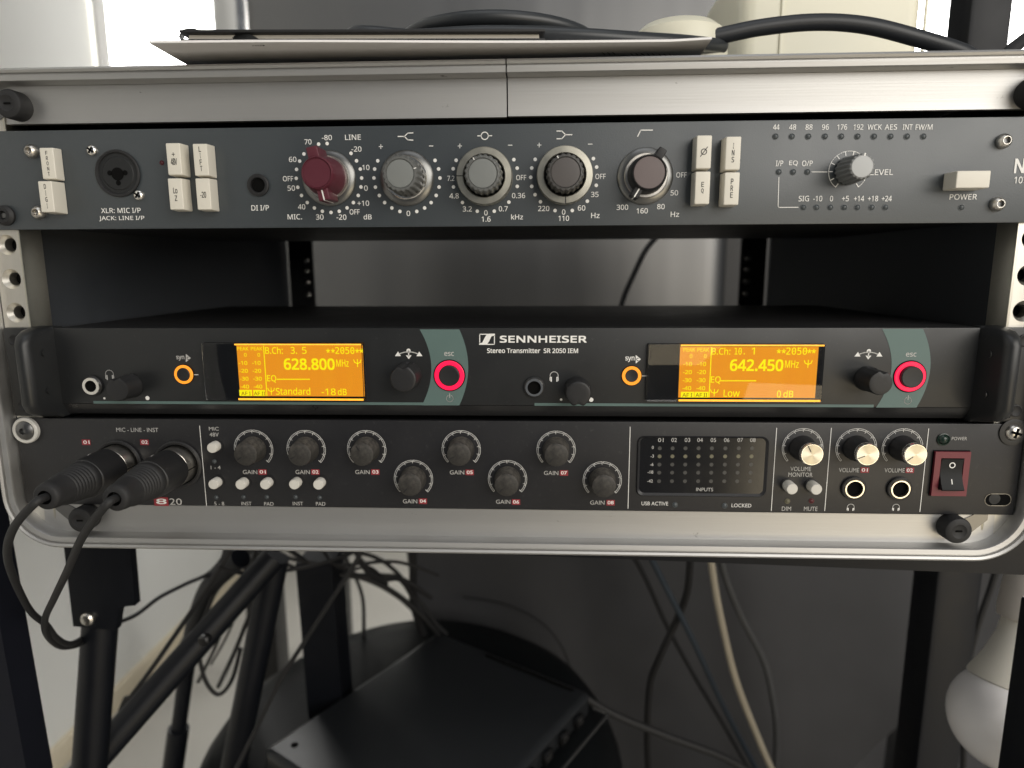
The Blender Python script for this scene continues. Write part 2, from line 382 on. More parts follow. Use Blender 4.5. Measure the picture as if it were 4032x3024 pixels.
A_ = vp(595, 1205, 245); B_ = vp(532, 1520, 245); tub('leg', [A_, to_floor(A_, B_)], 12)
A_ = vp(412, 1385, 300); B_ = vp(375, 1650, 300); tub('leg', [A_, to_floor(A_, B_)], 7.5)
A_ = vp(386, 1573, 300); tub('leg_sleeve', [A_, to_floor(A_, vp(375, 1650, 300))], 10.5)
MB().tube([vp(412, 1400, 298), vp(425, 1340, 285), vp(455, 1265, 262), vp(520, 1205, 240)], 9, 16).build('brace', mtube, st)
A_ = vp(690, 1200, 330); B_ = vp(712, 1480, 330); MB().tube([A_, to_floor(A_, B_)], 26, 4, 0).build('leg', mtube, st, smooth=10)
# black plank on the left, black post on the right edge
A_ = vp(0, 1000, 20); B_ = vp(116, 1659, 20); d_ = (B_-A_); A2 = A_-d_*.02; B2 = to_floor(A_, B_)
pk = MB(); nx = Vector((1, 0, 0))
for p in (A2, B2):
    for x, y in ((-80, -6), (-11, -6), (-11, 12), (-80, 12)): pk.v.append(tuple(p+Vector((x, y, 0))))
pk.f = [(0, 1, 5, 4), (1, 2, 6, 5), (2, 3, 7, 6), (3, 0, 4, 7), (0, 3, 2, 1), (4, 5, 6, 7)]
tag(pk.build('plank', mat('black_board', (.006, .007, .012), .6, 0, var=.2, spec=.2), None, smooth=0), 'black board leaning upright beside the left end of the rack case', 'board')
A_ = vp(2199, 1560, 30)
tag(MB().box((A_.x+13, 30, (FL-60)/2), (24, 24, -FL-62), 2).build('post', mtube), 'slim black upright post beside the white light bulb', 'post')

# ================================================================== the flight case
fc = thing('flight_case', 'aluminium edged flight rack case holding three black audio units', 'rack case', (0, 180, -22))
ZB, ZT, HX, RC = -14.7, 196.3, 239.8, 21.0
prof = [(0.0, 8), (0.0, -4.6), (0.5, -5.6), (2.5, -6.0), (2.75, -5.2), (3.35, -5.2), (3.6, -6.4), (4.6, -7.0), (5.5, -6.4), (5.9, -5.0), (5.9, 9), (4.4, 9), (4.4, 14)]
def rr_path(t, gap, n=14):
    pts = []; zc = (ZB+ZT)/2; hz = (ZT-ZB)/2+t; hx = HX+t; r = RC+t; sx = 2.7
    pts.append((sx+gap, zc+hz)); 
    for cx, cz, a0 in ((hx-r, zc+hz-r, 90), (hx-r, zc-hz+r, 0), (-hx+r, zc-hz+r, -90), (-hx+r, zc+hz-r, -180)):
        for i in range(n+1):
            a = R(a0-90*i/n); pts.append((cx+r*math.cos(a), cz+r*math.sin(a)))
    pts.append((sx-gap, zc+hz)); return pts
mb = MB(); paths = [rr_path(t, .28) for t, y in prof]; m_ = len(prof)
for i in range(len(paths[0])):
    for j, (t, y) in enumerate(prof): mb.v.append((paths[j][i][0], y, paths[j][i][1]))
for i in range(len(paths[0])-1):
    for j in range(m_-1): mb.f.append((i*m_+j, (i+1)*m_+j, (i+1)*m_+j+1, i*m_+j+1))
mb.build('rim', 'alu', fc, smooth=30)
def valance(x0, x1, z0, z1, y0, y1):
    m = MB(); n = 1
    pr = [(z0, y0+3), (z0, y0), (z0+.35*(z1-z0), y0-.05), (z1-2.2, y1+.1), (z1, y1), (z1, y1+3)]
    for x in (x0, x1): m.v += [(x, y, z) for z, y in pr]
    k = len(pr); m.f = [(j, j+1, k+j+1, k+j) for j in range(k-1)]
    return m
valance(-HX+3, 2.4, 180.4, 196.2, 2.6, 1.4).build('top_valance', 'alu', fc)
valance(3.0, HX-3, 180.7, 196.2, 2.6, 1.4).build('top_valance', 'alu', fc)
valance(-HX+8, HX-8, -0.9, -14.6, 2.2, 1.4).build('bottom_valance', 'alu', fc)
for nm, c, s in (('top_panel', (0, 188, 198.3), (482.6, 362, 3)), ('bottom_panel', (0, 188, -17.4), (470, 366, 4)),
                 ('side_panel', (-241.6, 188, 90.8), (3, 362, 211.8)), ('side_panel', (241.6, 188, 90.8), (3, 362, 211.8))):
    MB().box(c, s).build(nm, 'case_in', fc)
for s in (-1, 1):              # front rails with real countersunk holes
    x0, x1 = (227.2, 239.4); hx = 233.0; zs = []
    z = -12.0; u = 0
    for k in range(5):
        zs += [k*44.45+5.97, k*44.45+21.85, k*44.45+37.72]
    zs = [z for z in zs if z < 190]
    m = MB(); lip = MB(); edges = [-13.5]+[(a+b)/2 for a, b in zip(zs, zs[1:])]+[195.5]
    for z, e0, e1 in zip(zs, edges, edges[1:]):
        n = 24; vs = []; 
        for i in range(n):
            a = 2*math.pi*i/n; c, s_ = math.cos(a), math.sin(a)
            k1 = ((x1-hx) if c > 0 else (hx-x0))/max(abs(c), 1e-6); k2 = ((e1-z) if s_ > 0 else (z-e0))/max(abs(s_), 1e-6); k = min(k1, k2)
            vs += [(s*(hx+c*k), 2.2, z+s_*k), (s*(hx+c*4.7), 2.2, z+s_*4.7), (s*(hx+c*3.1), 4.6, z+s_*3.1), (s*(hx+c*3.0), 9, z+s_*3.0)]
        o = len(m.v); m.v += vs
        for i in range(n):
            j = (i+1) % n
            for q in range(3): m.f.append((o+4*i+q, o+4*i+q+1, o+4*j+q+1, o+4*j+q))
        # corners of the cell
        for (cx, cz) in ((x0, e0), (x1, e0), (x1, e1), (x0, e1)):
            best = sorted(range(n), key=lambda i: (vs[4*i][0]-s*cx)**2+(vs[4*i][2]-cz)**2)[:2]
            m.add([vs[4*best[0]], (s*cx, 2.2, cz), vs[4*best[1]]], [(0, 1, 2)])
    rl = m.build('rack_rail', 'alu_rail', fc, smooth=30)
    MB().box((s*(x0-.6), 9, 91), (1.2, 14, 209), .3).build('rail_edge', 'champ', rl)
    MB().box((s*233.2, 9.6, 91), (11.6, 1.0, 209)).build('rail_backing', 'void', rl)
    # rear rails with bright screws
    rr = MB().box((s*223, 362, 91), (24, 4, 208)).build('rear_rail', 'black', fc)
    for zz in (123, 112.5, 101, 89):
        MB().lathe(s*217.0, zz, [(3.2, 360), (3.2, 358.5), (1.8, 357.4), (.3, 357.2)], 14).build('screw', 'steel', rr)
MB().box((0, 368, 172), (474, 4, 50)).build('rear_light_block', 'case_in', fc)  # unseen bar added to block window light behind the top gap
for x, z, lab in ((-218.4, 187.6, None), (224.0, 186.5, None), (-208.5, -6.6, None), (211.5, -6.2, None)):
    cb = MB().lathe(x, z, [(6.3, 3), (6.3, -4.0), (5.9, -5.0), (4.8, -5.6), (3.4, -5.7), (2.6, -5.2), (.2, -5.0)], 32).build('corner_buffer', 'rubber', fc)
    MB().box((x, -5.15, z), (3.0, .5, .8), .1).build('screw_slot', 'void', cb)
    sx = 1 if x > 0 else -1; sz = 1 if z > 50 else -1
    MB().prism([(x-sx*2, z+sz*1), (x+sx*17, z-sz*9), (x+sx*17, z-sz*3), (x+sx*3, z+sz*10)][::(sx*sz)], 1.8, 4.0).build('corner_bracket', 'darksteel', fc)
    if sz < 0: MB().prism([(x+sx*4, z-sz*5.5), (x+sx*26, z-sz*5.5), (x+sx*26, z+sz*2), (x+sx*12, z+sz*6)][::(-sx*sz)], 2.6, 6.0).build('corner_plate', 'champ', fc)

# ================================================================== shared small parts
def hexscrew(parent, x, z, r=3.1, L=3.0, name='screw', mt='steel'):
    s = MB().lathe(x, z, [(r, 0), (r, -L*.35), (r*.8, -L*.8), (r*.55, -L), (r*.50, -L), (r*.46, -L*.45), (.2, -L*.45)], 24).build(name, mt, parent)
    MB().disc(x, z, r*.42, -L*.5, 6).build('hex_socket', 'darksteel', s, smooth=0)
    return s
def crossscrew(parent, x, z, r=2.5, L=1.7, rot=20, name='screw', mt='chrome'):
    s = MB().lathe(x, z, [(r, 0), (r*.96, -L*.4), (r*.75, -L*.8), (r*.4, -L), (.1, -L*1.03)], 24).build(name, mt, parent)
    for k in (0, 90):
        MB().box((x, -L*.98, z), (r*1.2, .5, r*.3), .05, 1, Matrix.Rotation(R(rot+k), 4, 'Y')).build('cross_slot', 'void', s)
    return s
def led(parent, x, z, r, m='led', name='indicator'):
    return MB().lathe(x, z, [(r*1.12, -.02), (r*1.12, -.18), (r*.95, -.2), (r*.9, .0), (r*.7, -.35), (r*.3, -.6), (.05, -.65)], 16).build(name, m, parent)
def jack(parent, x, z, r0, r1, nut=None, L=2.2, mt='chrome', hole=True):
    j = MB().lathe(x, z, [(r0, 0), (r0, -L*.75), (r0*.93, -L), (r1*1.04, -L), (r1, -L*.8), (r1, -.12)], 36, close=False).build('jack_socket', mt, parent)
    if nut: MB().lathe(x, z, [(nut, 0), (nut, -1.0), (nut*.93, -1.3), (r0, -1.3)], 36, close=False).build('nut', 'black', j)
    MB().disc(x, z, r1*1.03, -.14, 28).build('hole', 'void', j)
    return j
def arc_pts(cx, cz, r, a0, a1, n=10): return [(cx+r*math.cos(R(a0+(a1-a0)*i/n)), cz+r*math.sin(R(a0+(a1-a0)*i/n))) for i in range(n+1)]
def headphones(parent, zm, cx, cy, w, h, m='print'):
    x, z = zm.p(cx, cy); k = zm.mm(cx, cy, w/2); q = k*h/w
    g_ = MB().stroke(arc_pts(x, z+q*.15, k*.86, -25, 205, 14), k*.14, -.15)
    for s in (-1, 1):
        g_.flat([(x+s*k*.95, z-q*.15), (x+s*k*.95, z-q*.75), (x+s*k*.78, z-q*.85), (x+s*k*.78, z-q*.05)][::-s], -.152)
        g_.flat([(x+s*k*.70, z-q*.05), (x+s*k*.70, z-q*.95), (x+s*k*.48, z-q*.95), (x+s*k*.48, z-q*.05)][::-s], -.152)
    return g_.build('headphone_symbol', m, parent, smooth=0, fix=False)

# ================================================================== unit 1: slate preamp
pa = thing('microphone_preamp', 'slate grey rack preamp with maroon pointer knob and cream push buttons', 'preamp', (0, 0, 133.35))
MB().box((0, 1.5, 155.2), (478, 3, 43.7), .5).build('front_panel', 'slate', pa)
MB().box((0, 92, 154.6), (440, 178, 40)).build('chassis', 'black', pa)
# screws and sockets
for x, y in ((287, 346), (347, 880)): hexscrew(pa, *N1.p(x, y))
for x, y in ((2048, 228), (2000, 712)): hexscrew(pa, *N4.p(x, y))
for x, y in ((806, 338), (1213, 728)): crossscrew(pa, *N1.p(x, y), rot=35)
x, z = N1.p(55, 905); x = max(x, -233.5)
s_ = MB().lathe(x, z, [(4.6, 0), (4.6, -1.2), (3.4, -2.4), (2, -2.6), (1.7, -1.0), (.1, -1.0)], 24).build('rack_screw', 'rubber', pa)
MB().lathe(x, z, [(1.5, -1.0), (1.2, -1.5), (.1, -1.6)], 10).build('screw_core', 'darksteel', s_)
x, z = N1.p(1030, 538)
xs = MB().lathe(x, z, [(10.4, -.05), (10.4, -.7), (9.9, -.9), (9.2, -.7), (8.9, -.1)], 48, close=False).build('combo_socket', 'black', pa)
MB().lathe(x, z, [(8.9, -.06), (7.4, -.10), (7.0, -.45), (.1, -.45)], 40).build('socket_face', mat('socket_grey', (.020, .021, .022), .6, spec=.3), xs)
MB().disc(x, z-.3, 2.9, -.6, 24).build('jack_hole', 'void', xs)
for dx, dz in ((-3.6, .2), (3.6, .2), (0, -4.2)): MB().disc(x+dx, z+dz, 1.15, -.6, 12).build('pin_hole', 'void', xs)
x, z = N2.p(40, 640)
dj = MB().lathe(x, z, [(4.9, 0), (4.9, -.9), (4.3, -1.2), (3.3, -1.1), (3.1, -.1)], 36, close=False).build('jack_socket', 'black', pa)
MB().disc(x, z, 3.2, -.12, 24).build('hole', 'void', dj)
led(pa, *N1.p(1410, 445), .95, 'ledred')
# push buttons
def pushbutton(zm, cx, cy, L, lines, w=6.1, h=13.8, rot=False, fs=.42):
    x, z = zm.p(cx, cy, -L)
    b = MB().box((x, -L/2, z), (w+.5, L, h+.3), .55, 3, taper=.955).build('push_button', 'cream', pa)
    if lines:
        n = len(lines); 
        for i, (s, dz, hh, ww) in enumerate(lines):
            vs_, fs_, asp = glyphs(s, .02)
            lay(MB(), vs_, fs_, x, z+dz, ww, hh, -L-.04, .02).build('lettering', 'ink', b, smooth=0, fix=False)
    return b
def vert(word, top, step, hh, ww):
    return [(c, top-i*step, hh, ww*(.28 if c == 'I' else 1)) for i, c in enumerate(word)]
pushbutton(N1, 415, 450, 5.5, vert('FRONT', 4.5, 2.25, 1.65, .95))
pushbutton(N1, 402, 740, 8.5, vert('DIGI', 4.4, 2.8, 2.1, 1.0))
pushbutton(N1, 1513, 412, 7.5, [('+', 2.0, 1.5, 1.5), ('48V', -1.1, 2.9, 2.8)])
pushbutton(N1, 1747, 418, 7.5, vert('LIFT', 4.4, 2.7, 2.2, 1.0))
pushbutton(N1, 1530, 717, 7.5, [('Lo', 1.5, 2.5, 1.9), ('Z', -1.8, 2.4, 1.1)])
pushbutton(N1, 1770, 717, 7.5, [('-20', -.3, 2.6, 2.6)])
pb = pushbutton(N3, 1818, 350, 8.0, None)
x, z = N3.p(1818, 348, -8.05)
mb = MB().ring(x, z, .95, 1.30, -8.06, 24); mb.stroke([(x-1.4, z-1.9), (x+1.4, z+1.9)], .32, -8.08); mb.build('phase_symbol', 'ink', pb, smooth=0, fix=False)
pushbutton(N3, 1805, 663, 8.0, vert('EQ', 1.4, 2.7, 2.1, 1.1))
pushbutton(N3, 2072, 361, 8.0, vert('INS', 3.0, 2.8, 2.3, 1.1))
pushbutton(N3, 2060, 670, 8.0, vert('PRE', 3.0, 2.8, 2.3, 1.1))
pushbutton(N4, 1823, 520, 9.0, None, w=13.9, h=7.0)
# lettering
for s, x, y, w_, h_ in (('XLR: MIC I/P', 1053, 860, 345, 45), ('JACK: LINE I/P', 1060, 930, 395, 45)): text(pa, s, N1, x, y, w_, h_)
text(pa, 'DI I/P', VW, 562, 449, 38, 11.5)
for s, x, y, w_ in (('70', 470, 262, 62), ('-80', 635, 225, 88), ('-20', 892, 325, 88), ('10', 975, 485, 62), ('0', 975, 665, 32), ('+10', 952, 797, 102), ('OFF', 877, 872, 88), ('-20', 762, 918, 86),
                  ('30', 573, 917, 66), ('40', 415, 828, 64), ('50', 325, 665, 66), ('OFF', 297, 583, 90), ('60', 337, 415, 66), ('LINE', 862, 222, 138), ('MIC.', 355, 915, 125), ('dB', 990, 915, 70),
                  ('0', 1345, 885, 32), ('7.2', 1715, 580, 62), ('4.8', 1743, 733, 82), ('3.2', 1858, 847, 80), ('0', 2020, 880, 30), ('1.6', 2022, 935, 78)): text(pa, s, N2, x, y, w_, 46)
for s, x, y, w_ in (('0.7', 70, 845, 78), ('0.36', 203, 730, 115), ('OFF', 226, 573, 88), ('kHz', 190, 915, 104), ('220', 422, 843, 98), ('0', 596, 873, 30), ('110', 597, 928, 92), ('60', 752, 838, 66), ('Hz', 872, 903, 74),
                  ('35', 867, 720, 66), ('OFF', 917, 563, 90), ('300', 1108, 832, 100), ('160', 1280, 863, 98), ('80', 1443, 826, 66), ('Hz', 1565, 893, 74), ('50', 1560, 706, 66), ('OFF', 1622, 550, 92)): text(pa, s, N3, x, y, w_, 46)
for s, x, w_ in (('44', 306, 50), ('48', 432, 54), ('88', 558, 54), ('96', 684, 54), ('176', 813, 76), ('192', 938, 76), ('WCK', 1063, 110), ('AES', 1188, 96), ('INT', 1317, 76), ('FW/M', 1443, 130)): text(pa, s, N4, x, 118, w_, 42)
for s, x, y, w_ in (('I/P', 331, 397, 56), ('EQ', 438, 397, 66), ('O/P', 545, 397, 82), ('LEVEL', 1117, 465, 175), ('SIG', 518, 668, 80), ('-10', 625, 668, 70), ('0', 731, 668, 24), ('+5', 838, 668, 54), ('+14', 943, 668, 78),
                  ('+18', 1050, 668, 80), ('+24', 1156, 668, 78), ('POWER', 1745, 655, 210)): text(pa, s, N4, x, y, w_, 43)
text(pa, 'NEVE', N4, 2290, 415, 300, 112, bold=.03); text(pa, '1073', N4, 2205, 525, 135, 52)
for y, xs_ in ((190, (300, 425, 552, 680, 805, 930, 1057, 1184, 1310, 1438)), (463, (325, 435, 545)), (735, (515, 615, 722, 828, 930, 1040, 1145, 1730))):
    for x in xs_: led(pa, *N4.p(x, y), 1.25)
def lines(parent, zm, polys, w, name, m='print', Y=-.15):
    mb = MB()
    for p in polys: mb.stroke([zm.p(*q, Y) for q in p], w, Y)
    return mb.build(name, m, parent, smooth=0, fix=False)
lines(pa, N2, [[(1255, 215), (1310, 215), (1340, 186), (1385, 184)], [(1310, 215), (1340, 245), (1385, 247)]], .42, 'shelf_symbol')
mb = MB(); x, z = N2.p(2010, 210); mb.ring(x, z, 1.35, 1.75, -.15, 28); mb.stroke([(x-3.1, z), (x-1.5, z)], .42, -.15); mb.stroke([(x+1.5, z), (x+3.1, z)], .42, -.15); mb.build('bell_symbol', 'print', pa, smooth=0, fix=False)
lines(pa, N3, [[(537, 168), (580, 168), (612, 200), (668, 200)], [(537, 235), (580, 235), (612, 200)]], .42, 'shelf_symbol')
lines(pa, N3, [[(1240, 215), (1268, 160), (1370, 160)]], .42, 'filter_symbol')
for zm, x, y in ((N2, 1105, 303), (N2, 1793, 298), (N3, 383, 290)): lines(pa, zm, [[(x-16, y), (x+16, y)], [(x, y-18), (x, y+18)]], .30, 'plus_sign')
for zm, x, y in ((N2, 1543, 298), (N3, 130, 291), (N3, 827, 282)): lines(pa, zm, [[(x-17, y), (x+17, y)]], .32, 'minus_sign')
lines(pa, N4, [[(580, 463), (697, 463)]], .3, 'link_line'); lines(pa, N4, [[(326, 505), (320, 728), (328, 736), (475, 735)]], .3, 'link_line')
# dot scales
def dots(zm, pts, r=.80):
    mb = MB()
    for p in pts: x, z = zm.p(*p, -.15); mb.disc(x, z, r, -.15, 14)
    mb.build('dot_scale', 'print', pa, smooth=0, fix=False)
dots(N2, [(563, 282), (637, 277), (845, 362), (893, 427), (926, 499), (938, 577), (932, 655), (908, 729), (866, 791), (811, 837), (743, 867), (671, 877), (596, 867), (526, 838), (464, 791), (414, 729), (382, 658), (368, 580), (371, 502), (398, 430), (435, 368)])
dots(N2, [(1078, 427), (1051, 499), (1045, 577), (1058, 657), (1092, 729), (1138, 791), (1201, 838), (1271, 868), (1418, 868), (1486, 838), (1543, 791), (1587, 729), (1612, 656), (1620, 577), (1608, 498), (1577, 424)])
dots(N2, [(1761, 423), (1735, 497), (1738, 655), (1816, 790), (1945, 866), (2093, 866)]); dots(N3, [(162, 417), (191, 491), (192, 650), (119, 787)])
dots(N3, [(348, 415), (318, 490), (309, 571), (318, 650), (347, 722), (394, 784), (521, 860), (671, 860), (802, 779), (880, 641), (883, 482), (855, 408)])
# knobs
def fl(n, amp, rows):
    return lambda a, j: 1-amp*(.5+.5*math.cos(a*n)) if j in rows else 1
def tick(parent, x, z, r0, r1, ang, y, w=.5, m='print', name='pointer_line'):
    c, s = math.cos(R(ang)), math.sin(R(ang))
    return MB().stroke([(x+c*r0, z+s*r0), (x+c*r1, z+s*r1)], w, y).build(name, m, parent, smooth=0, fix=False)
def pointer_knob(zm, cx, cy, L, ang, body, cap, skirtm, rb, rf, rc, arm, aw):
    x, z = zm.p(cx, cy)
    k = MB().lathe(x, z, [(rb, -3), (rb*.98, -L*.45), (rf*1.03, -L*.75), (rf, -L+1.2), (rf*.93, -L+.2), (rc+.45, -L), (rc+.15, -L+.6), (rc, -L+.7)], 44, close=False).build('knob', body, pa)
    MB().lathe(x, z, [(rc+.2, -L+.75), (rc, -L+.45), (rc*.5, -L+.35), (.1, -L+.35)], 36).build('cap', cap, k)
    MB().lathe(x, z, [(12.1, 0), (12.1, -.9), (11.4, -1.6), (9.9, -2.0), (8.5, -2.4)], 56, close=False).build('skirt', skirtm, k)
    MB().lathe(x, z, [(9.4, -2.0), (9.5, -3.0), (9.2, -3.4), (8.2, -3.4)], 56, close=False).build('collar', 'steel', k)
    for s in (1, -1):
        c_, s_ = math.cos(R(ang))*s, math.sin(R(ang))*s
        rr_ = rf*.86; ln = arm-rr_
        mx = Matrix.Rotation(R(-ang), 4, 'Y')
        yl = L-1.6
        MB().box((x+c_*(rr_+ln/2), -3-(yl-3)/2, z+s_*(rr_+ln/2)), (ln, yl-3, aw), .7, 3, mx).build('pointer_arm', body, k)
    c_, s_ = math.cos(R(ang)), math.sin(R(ang))
    MB().stroke([(x+c_*(rf*.80), z+s_*(rf*.80)), (x+c_*(arm-.3), z+s_*(arm-.3))], .55, -L+1.5).build('pointer_line', 'print', k, smooth=0, fix=False)
    MB().box((x+c_*(arm+.02), -3-(L-4.6)/2, z+s_*(arm+.02)), (.08, L-5.2, .5), 0, 1, Matrix.Rotation(R(-ang), 4, 'Y')).build('pointer_line', 'print', k, smooth=0)
    return k
pointer_knob(N2, 657, 580, 17.5, -78, 'red', 'red', 'skirt', 8.6, 7.0, 5.9, 11.3, 4.9)
pointer_knob(N3, 1305, 562, 12.5, -121, 'black', 'mauvecap', 'skirt', 8.2, 7.5, 6.5, 11.6, 3.6)
def fluted_knob(zm, cx, cy, L, rb, rc, bodym, capm, tickang, ring=None, ringang=None, collar=False):
    x, z = zm.p(cx, cy)
    k = MB().lathe(x, z, [(rb*1.06, -2.2), (rb*1.04, -L*.5), (rb, -L+.9), (rb*.93, -L+.1), (rc+.5, -L), (rc+.12, -L+.5)], 120, fl(20, .075, (0, 1, 2, 3)), close=False).build('knob', bodym, pa, smooth=50)
    MB().lathe(x, z, [(rc+.2, -L+.6), (rc, -L+.15), (rc*.7, -L-.05), (.1, -L-.1)], 36).build('cap', capm, k)
    if ring:
        MB().lathe(x, z, [(12.2, 0), (12.2, -6.4), (11.9, -7.0), (9.3, -7.2), (8.9, -6.8), (8.7, -2.0)], 64, close=False).build('outer_ring', 'champ', k)
        tick(k, x, z, 9.2, 12.1, ringang, -7.25, .42, 'ink')
    else:
        MB().lathe(x, z, [(12.0, 0), (12.0, -.8), (11.2, -1.6), (9.8, -2.0), (8.5, -2.4)], 56, close=False).build('skirt', 'skirt', k)
        MB().lathe(x, z, [(9.3, -2.0), (9.4, -3.4), (9.0, -3.8), (8.2, -3.8)], 56, close=False).build('collar', 'chrome', k)
    tick(k, x, z, rc+.7, rb*.92, tickang, -L-.06, .42)
    return k
fluted_knob(N2, 1334, 580, 15.5, 7.9, 5.7, 'greyknob', 'greycap', 18)
fluted_knob(N2, 2016, 575, 14.5, 8.0, 5.9, 'greyknob', 'greycap', 122, True, 180)
fluted_knob(N3, 603, 566, 14.0, 8.0, 6.0, mat('dark_fluted_knob', (.066, .064, .062), .45), 'darkcap', 118, True, -88)
x, z = N4.p(858, 456); L = 13.0
k = MB().lathe(x, z, [(6.0, -.3), (5.6, -L*.6), (5.4, -L+.5), (5.1, -L), (4.4, -L-.1)], 96, fl(18, .10, (0, 1, 2, 3)), close=False).build('knob', mat('pale_grey_knob', (.17, .175, .175), .4), pa, smooth=50)
MB().lathe(x, z, [(4.5, -L+.1), (4.3, -L-.25), (2, -L-.4), (.1, -L-.4)], 32).build('cap', mat('pale_grey_cap', (.44, .45, .45), .4), k)
tick(k, x, z, 4.3, 5.2, 82, -L-.2, .6)
mb = MB(); ro = N4.mm(860, 458, 150)
mb.stroke(arc_pts(x, z, ro, 234, -54, 40), .28, -.15)
for i in range(12): a = 234-288*i/11; mb.stroke([(x+math.cos(R(a))*ro, z+math.sin(R(a))*ro), (x+math.cos(R(a))*ro*.80, z+math.sin(R(a))*ro*.80)], .42, -.16)
mb.build('dial_scale', 'print', pa, smooth=0, fix=False)

# ================================================================== unit 2: stereo transmitter
tr = thing('stereo_transmitter', 'black rack transmitter with two lit orange displays and pink ring buttons', 'transmitter', (0, 0, 44.5))
zt, zb = 87.7, 51.2
MB().box((0, 96, 67.3), (434, 180, 40.2), .6).build('chassis', 'black', tr)
pts = [(-214, zb), (214, zb), (214, zt), (-214, zt)]
MB().box((0, 3.0, (zt+zb)/2), (428, 6, zt-zb), .5).build('front_panel', 'blackpanel', tr)
mb = MB(); prl = [(zb-.05, .6), (zb-.25, .4), (45.6, 3.4), (44.9, 5.2), (44.9, 6)]
for x in (-214, 214): mb.v += [(x, y, z) for z, y in prl]
mb.f = [(j, j+1, 6-1+j+1, 5+j) for j in range(4)]
mb.build('lower_bevel', mat('satin_black_bevel', (.020, .020, .021), .30), tr)
for s in (-1, 1):
    e = MB().box((s*229, .9, 66.3), (19.5, 2.6, 43.2), 1.2, 2).build('rack_ear', 'blackpanel', tr)
    h = bmesh.new()
    prf = [(s*213.6, 6), (s*213.8, 0), (s*215.6, -6), (s*216.7, -11), (s*217.6, -13.6), (s*219.4, -14.8), (s*221.8, -14.6), (s*223.6, -13), (s*224.2, -9), (s*224.4, -1), (s*224.4, 6)]
    mb = MB()
    secs = [(44.7, .0), (46.6, .55), (49, .86), (53, 1.0), (81, 1.0), (84.5, .88), (87, .6), (88.3, .05)]
    for z_, k_ in secs:
        for x_, y_ in prf: mb.v.append((x_, y_ if y_ > -1 else y_*k_, z_))
    n_ = len(prf)
    for a_ in range(len(secs)-1):
        for j in range(n_-1): mb.f.append((a_*n_+j, a_*n_+j+1, (a_+1)*n_+j+1, (a_+1)*n_+j))
    mb.f += [list(range(n_)), [(len(secs)-1)*n_+j for j in range(n_)][::-1]]
    hd = mb.build('handle', 'blackpanel', tr, smooth=50)
    for z_ in (58.5, 76.5):
        MB().lathe(0, 0, [(1.6, 0), (1.5, -.35), (.9, -.7), (.1, -.75)], 14, mtx=Matrix.Translation((s*215.2, -6, z_)) @ Matrix.Rotation(R(90*s-18*s), 4, 'Z')).build('screw', 'darksteel', hd)
    for z_ in (50.0, 82.0):
        MB().lathe(s*233.2, z_, [(2.9, -.3), (2.9, -.9), (2.4, -1.1), (1.6, -.6), (.1, -.6)], 18).build('screw', 'rubber', e)
# teal bands
def arc_through(zm, p0, p1, p2, n=16):
    (x0, y0), (x1, y1), (x2, y2) = p0, p1, p2; out = []
    for i in range(n+1):
        t = y0+(y2-y0)*i/n
        out.append((x0*(t-y1)*(t-y2)/((y0-y1)*(y0-y2))+x1*(t-y0)*(t-y2)/((y1-y0)*(y1-y2))+x2*(t-y0)*(t-y1)/((y2-y0)*(y2-y1)), t))
    return [zm.p(*q) for q in out]
def teal(zm, la, ra):
    l_ = arc_through(zm, *la); r_ = arc_through(zm, *ra)
    mb = MB(); n = len(l_); mb.v = [(x, -.10, z) for x, z in l_]+[(x, -.10, z) for x, z in r_]
    mb.f = [(i, i+1, n+i+1, n+i) for i in range(n-1)]
    return mb.build('teal_band', 'teal', tr, smooth=0, fix=False)
teal(S2, ((912, 721), (988, 965), (926, 1215)), ((1170, 721), (1228, 968), (1170, 1215)))
teal(E2, ((512, 281), (622, 650), (440, 1199)), ((990, 281), (1078, 655), (912, 1199)))
def hline(zm, x0, x1, zm2, y0, y1):
    a = zm.p(x0, y0); b = zm2.p(x1, y0); c = zm.p(x0, y1)
    za = S4.p(1065, 679)[1]; zc = S4.p(1065, 703)[1]
    MB().flat([(a[0], zc), (b[0], zc), (b[0], za), (a[0], za)], -.11).build('teal_line', 'teal', tr, smooth=0, fix=False)
hline(E1, 905, 940, S2, 935, 962); hline(S4, 895, 460, E2, 678, 703)
